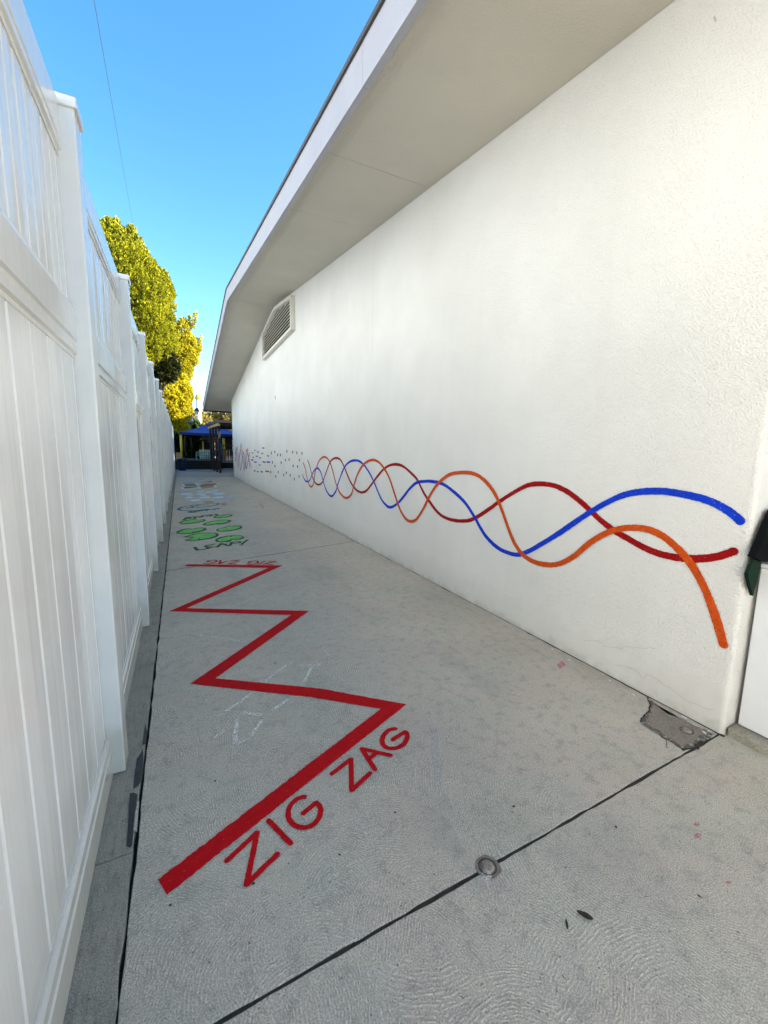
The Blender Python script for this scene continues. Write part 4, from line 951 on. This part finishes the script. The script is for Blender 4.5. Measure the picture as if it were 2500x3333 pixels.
# ================================================================== TREES
def tufts(name, pts, mat, parent, size, per=5, up=0.5, seed=1, length=1.6):
    """many small leaf blades fanned out from every point"""
    rng = np.random.default_rng(seed)
    P = np.repeat(np.array([p[0] for p in pts]), per, axis=0); D = np.repeat(np.array([p[1] for p in pts]), per, axis=0)
    n_ = len(P)
    d = D + rng.normal(0, 0.55, (n_, 3)); d[:, 2] += up
    d /= np.linalg.norm(d, axis=1)[:, None]
    s = rng.normal(0, 1, (n_, 3)); s -= d * (s * d).sum(1)[:, None]; s /= np.linalg.norm(s, axis=1)[:, None]
    sz = size * rng.uniform(0.6, 1.3, (n_, 1))
    base = P + rng.normal(0, size * 0.35, (n_, 3))
    V = np.stack([base - s * sz * 0.12, base + d * sz * length * 0.5 - s * sz * 0.42, base + d * sz * length, base + d * sz * length * 0.5 + s * sz * 0.42], 1).reshape(-1, 3)
    me = bpy.data.meshes.new(name); me.vertices.add(n_ * 4); me.vertices.foreach_set('co', V.ravel().astype(np.float32))
    me.loops.add(n_ * 4); me.loops.foreach_set('vertex_index', np.arange(n_ * 4, dtype=np.int32))
    me.polygons.add(n_); me.polygons.foreach_set('loop_start', np.arange(0, n_ * 4, 4, dtype=np.int32))
    me.update(calc_edges=True); me.validate()
    return link(name, me, mat, parent)
def shell_points(n_, surf, seed, depth=0.35, lump=0.25, lf=1.6):
    """surf(u, v) -> (centre, surface point); points scattered through the outer layer, lumpy"""
    rnd = random.Random(seed); out = []
    for _ in range(n_):
        c, p = surf(rnd.random(), rnd.random()); c = Vector(c); p = Vector(p)
        k = 1 - depth * rnd.random() ** 1.6
        nz = mnoise.noise(p * lf + Vector((seed, 0, 0))) + 0.5 * mnoise.noise(p * lf * 2.7 + Vector((0, seed, 0)))
        q = c + (p - c) * k * (1 + lump * nz)
        if nz < -0.25 and rnd.random() < 0.75: continue
        out.append((np.array(q), np.array((p - c).normalized())))
    return out
def trunk(parent, base, top, r0, r1, bends=0.25, seed=0):
    rnd = random.Random(seed); n_ = 7; pts = []; rad = []
    for i in range(n_):
        t = i / (n_ - 1); q = Vector(base).lerp(Vector(top), t)
        if 0 < i < n_ - 1: q += Vector((rnd.uniform(-bends, bends), rnd.uniform(-bends, bends), 0)) * 0.5
        pts.append(q); rad.append(r0 + (r1 - r0) * t)
    return tube('trunk', pts, 0, M['bark'], parent, 9, rad)
def limb(parent, a, b_, r, seed):
    rnd = random.Random(seed); a = Vector(a); b_ = Vector(b_); m_ = a.lerp(b_, 0.5) + Vector((rnd.uniform(-.2, .2), rnd.uniform(-.2, .2), rnd.uniform(0, .3)))
    return tube('limb', [a, m_, b_], 0, M['bark'], parent, 6, [r, r * 0.7, r * 0.35])
# tall cypress over the fence
cy = thing('cypress_tree', 'tall broad golden green cypress rising above the white fence', 'tree')
CYX, CYY = -2.6, 27.5
cprof = [(4.6, 0.5), (5.1, 1.4), (5.6, 2.0), (6.8, 2.6), (8.4, 2.75), (9.5, 2.65), (10.6, 2.5), (11.2, 2.1), (11.7, 1.5), (12.3, 0.95), (12.8, 0.35), (13.0, 0.1)]
def prof_r(z, pr):
    for (z0, r0), (z1, r1) in zip(pr, pr[1:]):
        if z0 <= z <= z1: return r0 + (r1 - r0) * (z - z0) / (z1 - z0)
    return 0.05
def cy_surf(u, v):
    z = 4.6 + 8.4 * u ** 0.9; a = v * math.tau; r = prof_r(z, cprof)
    # several upright leaders give the outline its steps
    r *= 1 + 0.12 * math.sin(3 * a + z * 0.5) + 0.07 * math.sin(7 * a - z * 1.3)
    return (CYX, CYY, z - 0.5), (CYX + r * math.cos(a), CYY + r * math.sin(a), z)
trunk(cy, (CYX, CYY, -0.05), (CYX + 0.1, CYY, 10.5), 0.30, 0.08, 0.15, 3)
for i in range(7):
    a = i * 0.9; limb(cy, (CYX, CYY, 3.0 + i * 0.5), (CYX + 1.4 * math.cos(a), CYY + 1.4 * math.sin(a), 5.2 + i * 0.7), 0.12, i)
plumes = []
for k, (dx, dy, z, r, rz) in enumerate(((1.25, -0.9, 10.2, 0.75, 1.7), (0.35, -1.2, 11.1, 0.6, 1.35), (1.95, -0.5, 9.0, 0.8, 1.6), (-0.15, -0.2, 12.1, 0.4, 0.75), (2.0, -0.8, 7.2, 0.8, 1.4), (0.9, -1.9, 8.2, 0.8, 1.7), (2.25, 0.0, 10.0, 0.5, 1.0), (0.9, -0.6, 11.6, 0.4, 1.1), (1.3, -1.3, 6.4, 0.8, 1.0))):
    def sf(u, v, dx=dx, dy=dy, z=z, r=r, rz=rz):
        a = v * math.tau; c = 2 * u - 1; s_ = math.sqrt(max(0, 1 - c * c)) * (1.0 if c < 0 else 1 - 0.45 * c)
        return (CYX + dx, CYY + dy, z), (CYX + dx + r * s_ * math.cos(a), CYY + dy + r * s_ * math.sin(a), z + rz * c)
    plumes += shell_points(1500, sf, 70 + k, 0.35, 0.2, 2.4)
tufts('crown', plumes + shell_points(24000, cy_surf, 11, 0.26, 0.16, 1.9) + shell_points(11000, cy_surf, 12, 0.6, 0.05, 1.9), M['cypress'], cy, 0.068, 8, 1.3, 3)
def blob_tree(name, label, cx, cy_, lumps, mat, n_, size, per, up, seed, tr_top, group=None, length=1.6, lump=0.22):
    t = thing(name, label, 'tree', group=group)
    trunk(t, (cx, cy_, -0.05), (cx, cy_, tr_top), 0.16, 0.05, 0.15, seed)
    tot = sum(l_[3] ** 2 for l_ in lumps); pts = []
    for k, (x, y, z, r, rz) in enumerate(lumps):
        limb(t, (cx, cy_, max(0.8, min(tr_top, z) - 1.0)), (x, y, z), 0.06, seed + k)
        def sf(u, v, x=x, y=y, z=z, r=r, rz=rz):
            a = v * math.tau; c = 2 * u - 1; s_ = math.sqrt(max(0, 1 - c * c))
            return (x, y, z), (x + r * s_ * math.cos(a), y + r * s_ * math.sin(a), z + rz * c)
        pts += shell_points(int(n_ * r * r / tot), sf, seed * 7 + k, 0.55, lump, 2.2)
    tufts('crown', pts, mat, t, size, per, up, seed, length)
    return t
# loose conifer right of the cypress, with tips sticking out
blob_tree('conifer_tree', 'loose yellow green conifer with spiky tips right of the cypress', 0.5, 36.0,
          [(0.2, 36, 8.3, 1.0, 1.6), (0.9, 36, 8.6, 0.75, 1.3), (0.7, 36, 10.0, 0.5, 0.9), (1.28, 36, 10.65, 0.2, 0.5), (1.6, 36, 11.15, 0.10, 0.35), (1.5, 36, 8.9, 0.35, 0.7), (1.9, 36, 9.4, 0.12, 0.45), (0.5, 36, 7.2, 0.7, 0.8), (-0.5, 36, 9.0, 0.9, 1.6)],
          M['pine'], 9000, 0.085, 7, 0.9, 21, 8.5)
blob_tree('crown_shade_clump', 'added dark leaf clump standing in for the shaded lower cypress crown', -0.75, 26.6,  # added clump, its dark leaves paint the shade low on the cypress
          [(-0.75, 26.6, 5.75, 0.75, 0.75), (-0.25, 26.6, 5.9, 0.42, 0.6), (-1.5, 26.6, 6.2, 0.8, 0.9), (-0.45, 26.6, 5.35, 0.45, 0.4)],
          M['painted_shade_leaf'], 3600, 0.10, 6, 0.5, 61, 5.2)
# golden tree below it
blob_tree('golden_tree', 'bright golden leafy tree at the far end of the fence', -0.5, 34.0,
          [(-0.5, 34, 4.9, 0.95, 1.1), (0.3, 34, 5.3, 0.7, 1.0), (0.45, 34.1, 4.3, 0.55, 0.9), (-0.2, 34, 3.6, 0.75, 0.7), (0.6, 34, 6.1, 0.25, 0.5), (-1.3, 34, 4.6, 0.9, 1.2), (0.8, 34.1, 5.1, 0.28, 0.5), (0.2, 34.1, 2.9, 0.5, 0.4)],
          M['golden'], 10500, 0.08, 7, 0.3, 31, 4.2)
def hedge(name, label, x0, x1, y0, y1, z0, z1, mat, n_, seed, size=0.12, rough=0.12):
    t = thing(name, label, 'hedge'); rnd = random.Random(seed); pts = []
    for _ in range(n_):
        f = rnd.random(); u, v = rnd.random(), rnd.random()
        if f < 0.45: p, d = Vector((x0 + (x1 - x0) * u, y0, z0 + (z1 - z0) * v)), Vector((0, -1, 0))
        elif f < 0.6: p, d = Vector((x1, y0 + (y1 - y0) * u, z0 + (z1 - z0) * v)), Vector((1, 0, 0))
        elif f < 0.7: p, d = Vector((x0, y0 + (y1 - y0) * u, z0 + (z1 - z0) * v)), Vector((-1, 0, 0))
        else: p, d = Vector((x0 + (x1 - x0) * u, y0 + (y1 - y0) * v, z1)), Vector((0, 0, 1))
        p += d * (rough * mnoise.noise(p * 2.3) * 2 - rnd.random() ** 2 * 0.3)
        pts.append((np.array(p), np.array(d)))
    tufts('leaves', pts, mat, t, size, 6, 0.2, seed)
    for k in range(5):
        x = x0 + (x1 - x0) * (k + .5) / 5; ym = (y0 + y1) / 2
        tube('stem', [(x, ym, 0.0), (x + .05, ym, z0 + (z1 - z0) * .45), (x - .04, ym, z0 + (z1 - z0) * .8)], 0, M['bark'], t, 6, [0.06, 0.045, 0.02])
    return t
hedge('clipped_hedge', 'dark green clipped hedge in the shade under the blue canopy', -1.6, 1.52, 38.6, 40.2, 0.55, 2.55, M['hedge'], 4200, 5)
hedge('tall_hedge', 'taller hedge behind the blue canopy catching the sun on top', -3.0, 1.75, 41.6, 43.2, 0.5, 3.5, M['hedge'], 4600, 6, 0.15, 0.3)
far = [(-4.5, 62, 5.5, 3.0), (2.0, 70, 4.2, 2.6), (5.2, 74, 4.8, 2.6), (9.5, 72, 5.6, 3.2), (14.5, 78, 6.5, 3.6), (-9.5, 66, 7.0, 3.6), (20, 80, 6.5, 3.8)]
fl = ['pale sunlit tree left of the far tower', 'pale sunlit tree under the far tower', 'pale sunlit tree seen just below the far eave', 'pale sunlit tree over the dark pergola roof', 'pale sunlit tree behind the far wall corner', 'pale sunlit tree behind the golden tree', 'rightmost pale sunlit tree behind the building']
for i, (x, y, z, r) in enumerate(far):
    blob_tree('distant_tree', fl[i], x, y, [(x, y, z, r, r * 0.95), (x - r * .5, y, z - r * .5, r * .7, r * .8), (x + r * .6, y, z - r * .4, r * .7, r * .8)], M['pale_leaf'], 1500, 0.34, 5, 0.2, 40 + i, z - 1, 'distant sunlit trees')

# ================================================================== FAR YARD
DK = 0.60
deck = box('play_area', (-6.0, 31.25, -0.05), (2.6, 60.0, DK), M['timber'], None, bev=0.01); tag(deck, kind='structure')
deck2 = box('play_area', (2.602, 33.0, -0.05), (20.0, 60.0, 0.43), M['far_concrete'], None, bev=0.01); tag(deck2, kind='structure')
rw = thing('timber_retaining_wall', 'dark timber retaining wall across the end of the walkway', 'wall')
for i in range(3): box('timber', (-0.9, 31.10, 0.002 + i * 0.19), (2.6, 31.24, 0.188 + i * 0.19), M['brown'], rw, bev=0.008)
box('cap_board', (-0.9, 31.06, 0.572), (2.62, 31.34, 0.622), M['timber'], rw, bev=0.006)
rw2 = thing('timber_step_wall', 'lower dark timber edging behind the pergola posts', 'wall')
for i in range(2): box('timber', (2.62, 32.86, 0.002 + i * 0.2), (9.0, 32.99, 0.198 + i * 0.2), M['brown'], rw2, bev=0.008)
box('cap_board', (2.61, 32.82, 0.402), (9.0, 33.06, 0.445), M['grey_trim'], rw2, bev=0.006)
# bin
bn = thing('trash_bin', 'dark navy plastic trash bin at the end of the fence', 'bin', (0.14, 29.75, 0))
lathe('body', [(0.20, 0.0), (0.215, 0.03), (0.255, 0.60), (0.255, 0.66), (0.23, 0.66), (0.20, 0.08)], 0, 0, M['navy_plastic'], bn, 28)
lathe('lid', [(0.285, 0.655), (0.29, 0.70), (0.27, 0.725), (0.10, 0.745), (0.01, 0.75)], 0, 0, M['navy_plastic'], bn, 28)
for s_ in (-1, 1): box('handle', (s_ * 0.27 - 0.03, -0.07, 0.52), (s_ * 0.27 + 0.03, 0.07, 0.56), M['navy_plastic'], bn, bev=0.01)
# peach notice board
sg = thing('notice_board', 'small peach coloured board with brown scrawl beside the yellow post', 'sign', (-0.07, 31.8, DK))
box('board', (-0.14, -0.012, 0.08), (0.14, 0.012, 0.50), M['peach'], sg, bev=0.004)
for s_ in (-1, 1): box('leg', (s_ * 0.11 - 0.02, -0.0115, 0.0), (s_ * 0.11 + 0.02, 0.0115, 0.079), M['peach'], sg, bev=0.002)
for i, (z, xs) in enumerate(((0.40, (-0.07, -0.01, 0.06)), (0.25, (-0.09, -0.02, 0.07)))):
    for x in xs: box('scrawl', (x - 0.02, -0.0155, z - 0.035), (x + 0.018, -0.0135, z + 0.03), M['orange_wood'], sg, bev=0)
# blue canopy on yellow posts
cn = thing('shade_canopy', 'blue pyramid shade canopy on yellow posts', 'canopy')
c4 = [(0.08, 32.6, 2.49), (4.5, 32.6, 2.42), (4.5, 38.0, 2.46), (0.08, 38.0, 2.5)]; pk = Vector((2.28, 35.3, 3.46))
def canopy_mesh():
    bm = bmesh.new(); n_ = 10
    for i in range(4):
        a = Vector(c4[i]); b2 = Vector(c4[(i + 1) % 4]); rows = []
        for j in range(n_ + 1):
            t = j / n_; row = []
            for k2 in range(n_ + 1):
                e = a.lerp(b2, k2 / n_); e.z -= 0.0 * math.sin(math.pi * k2 / n_)
                q = e.lerp(pk, t); q.z -= 0.22 * math.sin(math.pi * t) * 0.6
                row.append(bm.verts.new(q))
            rows.append(row)
        for j in range(n_):
            for k2 in range(n_): bm.faces.new((rows[j][k2], rows[j][k2 + 1], rows[j + 1][k2 + 1], rows[j + 1][k2]))
    bmesh.ops.remove_doubles(bm, verts=bm.verts[:], dist=0.001)
    return bm_obj('canopy_fabric', bm, M['canopy'], cn, True)
canopy_mesh()
for i in range(4):
    a = Vector(c4[i]); b2 = Vector(c4[(i + 1) % 4])
    v = [a, b2, b2 + Vector((0, 0, -0.17)), a + Vector((0, 0, -0.17))]; off = (b2 - a).normalized().cross(Vector((0, 0, 1))) * 0.02
    mesh_obj('valance', [p + off for p in v] + [p - off * .2 for p in v], [(0, 1, 2, 3), (7, 6, 5, 4), (0, 4, 5, 1), (1, 5, 6, 2), (2, 6, 7, 3), (3, 7, 4, 0)], M['canopy_trim'], cn)
for (x, y, z) in ((0.15, 32.68, 2.47), (4.42, 32.7, 2.4), (4.42, 37.9, 2.42), (0.16, 37.9, 2.46)):
    tube('post', [(x, y, DK if x < 2.6 else 0.43), (x, y, z)], 0.075, M['yellow'], cn, 14)
# playhouse with yellow corner post
ph = thing('playhouse', 'dark playhouse with grey shingle roof and yellow corner post', 'playhouse')
box('back_wall', (1.62, 36.9, DK), (2.55, 37.0, 1.95), M['brown'], ph)
box('side_wall', (2.45, 35.6, DK), (2.548, 36.898, 1.95), M['brown'], ph)
box('roof_beam', (1.52, 35.42, 1.955), (2.62, 35.56, 2.06), M['brown'], ph)
pr_ = [(1.50, 35.4, 2.062), (2.65, 35.4, 2.062), (2.65, 37.1, 2.062), (1.50, 37.1, 2.062)]
mesh_obj('roof', pr_ + [(1.85, 36.0, 2.55), (2.3, 36.0, 2.55), (2.3, 36.6, 2.55), (1.85, 36.6, 2.55)], [(0, 1, 5, 4), (1, 2, 6, 5), (2, 3, 7, 6), (3, 0, 4, 7), (4, 5, 6, 7), (3, 2, 1, 0)], M['shingle'], ph)
tube('corner_post', [(1.68, 35.47, DK), (1.68, 35.47, 1.95)], 0.065, M['yellow'], ph, 12)
lathe('porthole', [(0.08, 0.0), (0.08, 0.02), (0.05, 0.03)], 0, 0, M['white_paint'], ph, 14); ph.children[-1].matrix_local = Matrix.Translation((2.12, 36.89, 1.42)) @ Matrix.Rotation(R_(90), 4, 'X')
# picket fence
pf = thing('picket_fence', 'short white picket fence behind the mint bench', 'fence')
for i in range(8):
    x = 1.37 + i * 0.125
    prism('picket', [(x, DK + 0.03), (x + 0.075, DK + 0.03), (x + 0.075, DK + 0.68), (x + 0.0375, DK + 0.76), (x, DK + 0.68)], 1, 34.60, 34.625, M['white_paint'], pf)
for z in (0.18, 0.58): box('rail', (1.34, 34.627, DK + z), (2.36, 34.66, DK + z + 0.07), M['white_paint'], pf)
# mint bench
be = thing('garden_bench', 'mint green slatted bench in front of the picket fence', 'bench')
bx0, bx1, by = 1.08, 2.02, 33.6
for i in range(3): box('seat_slat', (bx0, by + i * 0.13, DK + 0.28), (bx1, by + i * 0.13 + 0.11, DK + 0.31), M['mint'], be)
for i in range(7): box('back_slat', (bx0 + 0.05 + i * 0.13, by + 0.40, DK + 0.29), (bx0 + 0.11 + i * 0.13, by + 0.425, DK + 0.51), M['mint'], be)
box('back_rail', (bx0, by + 0.397, DK + 0.512), (bx1, by + 0.43, DK + 0.565), M['mint'], be)
for x in (bx0, bx1 - 0.06):
    for yy, h in ((by, 0.42), (by + 0.38, 0.279)): box('leg', (x, yy - 0.062, DK), (x + 0.06, yy - 0.002, DK + h), M['mint'], be)
    box('arm_rest', (x - 0.01, by - 0.07, DK + 0.422), (x + 0.07, by + 0.39, DK + 0.455), M['mint'], be)
# blue climbing pole with dark panels
pg = thing('play_frame', 'blue climbing frame with blue pole and dark panels behind the pergola posts', 'play frame')
tube('pole', [(2.16, 33.7, DK), (2.17, 33.7, 2.38)], 0.055, M['blue_plastic'], pg, 12)
tube('pole', [(2.86, 34.0, 0.43), (2.86, 34.0, 2.38)], 0.065, M['blue_plastic'], pg, 12)
box('panel', (2.45, 34.05, 1.35), (2.80, 34.10, 1.9), M['blue_plastic'], pg)
box('panel', (2.42, 34.05, 0.75), (2.80, 34.10, 1.3), M['red_paint'], pg)
box('roof_panel', (2.10, 33.62, 2.384), (2.95, 34.3, 2.43), M['brown'], pg)
# wooden table with red railing behind
tb = thing('picnic_table', 'orange brown wooden picnic table beyond the pergola', 'table')
for i in range(4): box('top_plank', (2.95, 33.55 + i * 0.15, 0.84), (4.1, 33.68 + i * 0.15, 0.875), M['orange_wood'], tb)
for x in (3.02, 3.9):
    for yy in (33.6, 34.0): box('leg', (x, yy, 0.43), (x + 0.09, yy + 0.08, 0.838), M['orange_wood'], tb)
box('bench_plank', (2.9, 33.2, 0.66), (4.1, 33.42, 0.69), M['tan_wood'], tb)
for x in (3.0, 3.9): box('bench_leg', (x, 33.25, 0.43), (x + 0.08, 33.38, 0.658), M['orange_wood'], tb)
rl = thing('porch_railing', 'dark red and white porch railing at the far right', 'railing')
for z in (1.62, 1.30): box('rail', (3.15, 36.2, z), (5.9, 36.27, z + 0.08), M['red_paint'], rl)
for i in range(13): box('baluster', (3.2 + i * 0.2, 36.21, 0.44), (3.27 + i * 0.2, 36.25, 1.298), M['white_paint'] if i % 3 else M['red_paint'], rl)
fb_ = thing('classroom_block', 'low classroom block with grey and white eaves beyond the pergola', 'building')
box('wall', (3.3, 40.2, 0.43), (14.0, 46.0, 2.515), M['brown'], fb_)
box('eaves_fascia', (2.95, 39.0, 2.49), (14.4, 39.15, 2.60), M['white_paint'], fb_)
box('roof', (2.95, 39.16, 2.52), (14.4, 46.4, 2.78), M['shingle'], fb_)
for i in range(3): window(fb_, 1, 40.2, 4.3 + i * 2.0, 5.5 + i * 2.0, 1.2, 2.2, -1)
tube('porch_post', [(3.50, 39.3, 0.43), (3.50, 39.3, 2.515)], 0.10, M['yellow'], fb_, 12)
# pergola
pe = thing('pergola', 'dark timber pergola with a row of posts beside the building corner', 'pergola')
pts_ = [(2.11, 26.24), (2.04, 27.6), (1.97, 28.95), (1.93, 30.75)]
for x, y in pts_: box('post', (x - 0.06, y - 0.06, 0.0), (x + 0.06, y + 0.06, 2.70), M['brown'], pe, bev=0.006)
for x, y in ((5.6, 26.24), (5.6, 30.75)): box('post', (x - 0.06, y - 0.06, 0.0), (x + 0.06, y + 0.06, 2.70), M['brown'], pe, bev=0.006)
def skew_beam(name, x0, x1, y0, y1, w, z0, z1, mat):
    v = []
    for x, y in ((x0, y0), (x1, y1)):
        for dx in (-w / 2, w / 2):
            for z in (z0, z1): v.append((x + dx, y, z))
    return mesh_obj(name, v, [(0, 1, 3, 2), (4, 6, 7, 5), (0, 4, 5, 1), (2, 3, 7, 6), (1, 5, 7, 3), (0, 2, 6, 4)], mat, pe)
skew_beam('side_beam', 2.10, 1.85, 25.95, 31.2, 0.09, 2.702, 2.86, M['tan_wood'])  # lighter tan puts sunlight on this side into the beam's colour
skew_beam('side_beam', 5.6, 5.6, 25.95, 31.2, 0.09, 2.702, 2.86, M['brown'])
for i in range(8):
    t = i / 7; y = 26.0 + 5.0 * t; xl_ = 2.1 - 0.25 * t + 0.05
    box('joist', (xl_, y - 0.03, 2.72), (5.55, y + 0.03, 2.858), M['brown'], pe, bev=0.003)
v = [(2.0, 25.85, 2.862), (5.9, 25.85, 2.862), (5.9, 31.3, 2.862), (1.72, 31.3, 2.862)]
mesh_obj('roof', v + [(p[0], p[1], 3.0) for p in v], [(3, 2, 1, 0), (4, 5, 6, 7), (0, 1, 5, 4), (1, 2, 6, 5), (2, 3, 7, 6), (3, 0, 4, 7)], M['brown'], pe)
# lamp post with red-brown cap
lp = thing('lamp_post', 'dark lamp post with red brown cap between golden tree and eave', 'lamp post', (0.91, 37.2, DK))
tube('pole', [(0, 0, 0), (0, 0, 2.81)], 0.05, M['black_metal'], lp, 8)
lathe('lamp_body', [(0.16, 2.812), (0.24, 2.92), (0.16, 3.30)], 0, 0, M['grey_glass'], lp, 6, False)
lathe('lamp_cap', [(0.24, 3.302), (0.16, 3.42), (0.12, 3.56), (0.02, 3.64)], 0, 0, M['red_paint'], lp, 6, False)
for k in range(6): tube('lamp_rib', [(0.225 * math.cos(k * math.pi / 3), 0.225 * math.sin(k * math.pi / 3), 2.85), (0.165 * math.cos(k * math.pi / 3), 0.165 * math.sin(k * math.pi / 3), 3.30)], 0.018, M['black_metal'], lp, 5)
# far tower and house
tw = thing('far_tower', 'pale sunlit tower with rounded yellow top above the far eave', 'tower')
TX, TY = 2.75, 66.0
lathe('shaft', [(0.34, 0.0), (0.34, 8.2)], TX, TY, M['white_paint'], tw, 20)
lathe('dome', [(0.42, 8.202), (0.42, 8.35), (0.36, 8.65), (0.2, 8.88), (0.03, 8.95)], TX, TY, M['yellow'], tw, 20)
fh = thing('far_house', 'pale cream house with low roof behind the yard trees', 'house')
box('wall', (-2.0, 84.0, 0), (16.0, 92.0, 4.6), M['cream'], fh)
prism('roof', [(83.4, 4.602), (92.6, 4.602), (88.0, 6.6)], 0, -2.6, 16.6, M['tile'], fh)
for i in range(4): window(fh, 1, 84.0, 0.5 + i * 4.2, 2.1 + i * 4.2, 1.6, 3.2, -1)

eb = thing('far_sun_blocker', 'unseen stucco block added right of the far yard to shade it', 'building')  # added out of view to keep sun off the yard and fence end
box('wall', (6.15, 25.06, -0.05), (8.4, 38.6, 6.0), M['cream'], eb, bev=0.02)
box('roof', (6.0, 25.05, 6.002), (8.5, 38.7, 6.2), M['roof'], eb, bev=0.02)
for i in range(3): window(eb, 0, 6.15, 27.0 + i * 3.8, 28.6 + i * 3.8, 1.2, 2.6, -1)
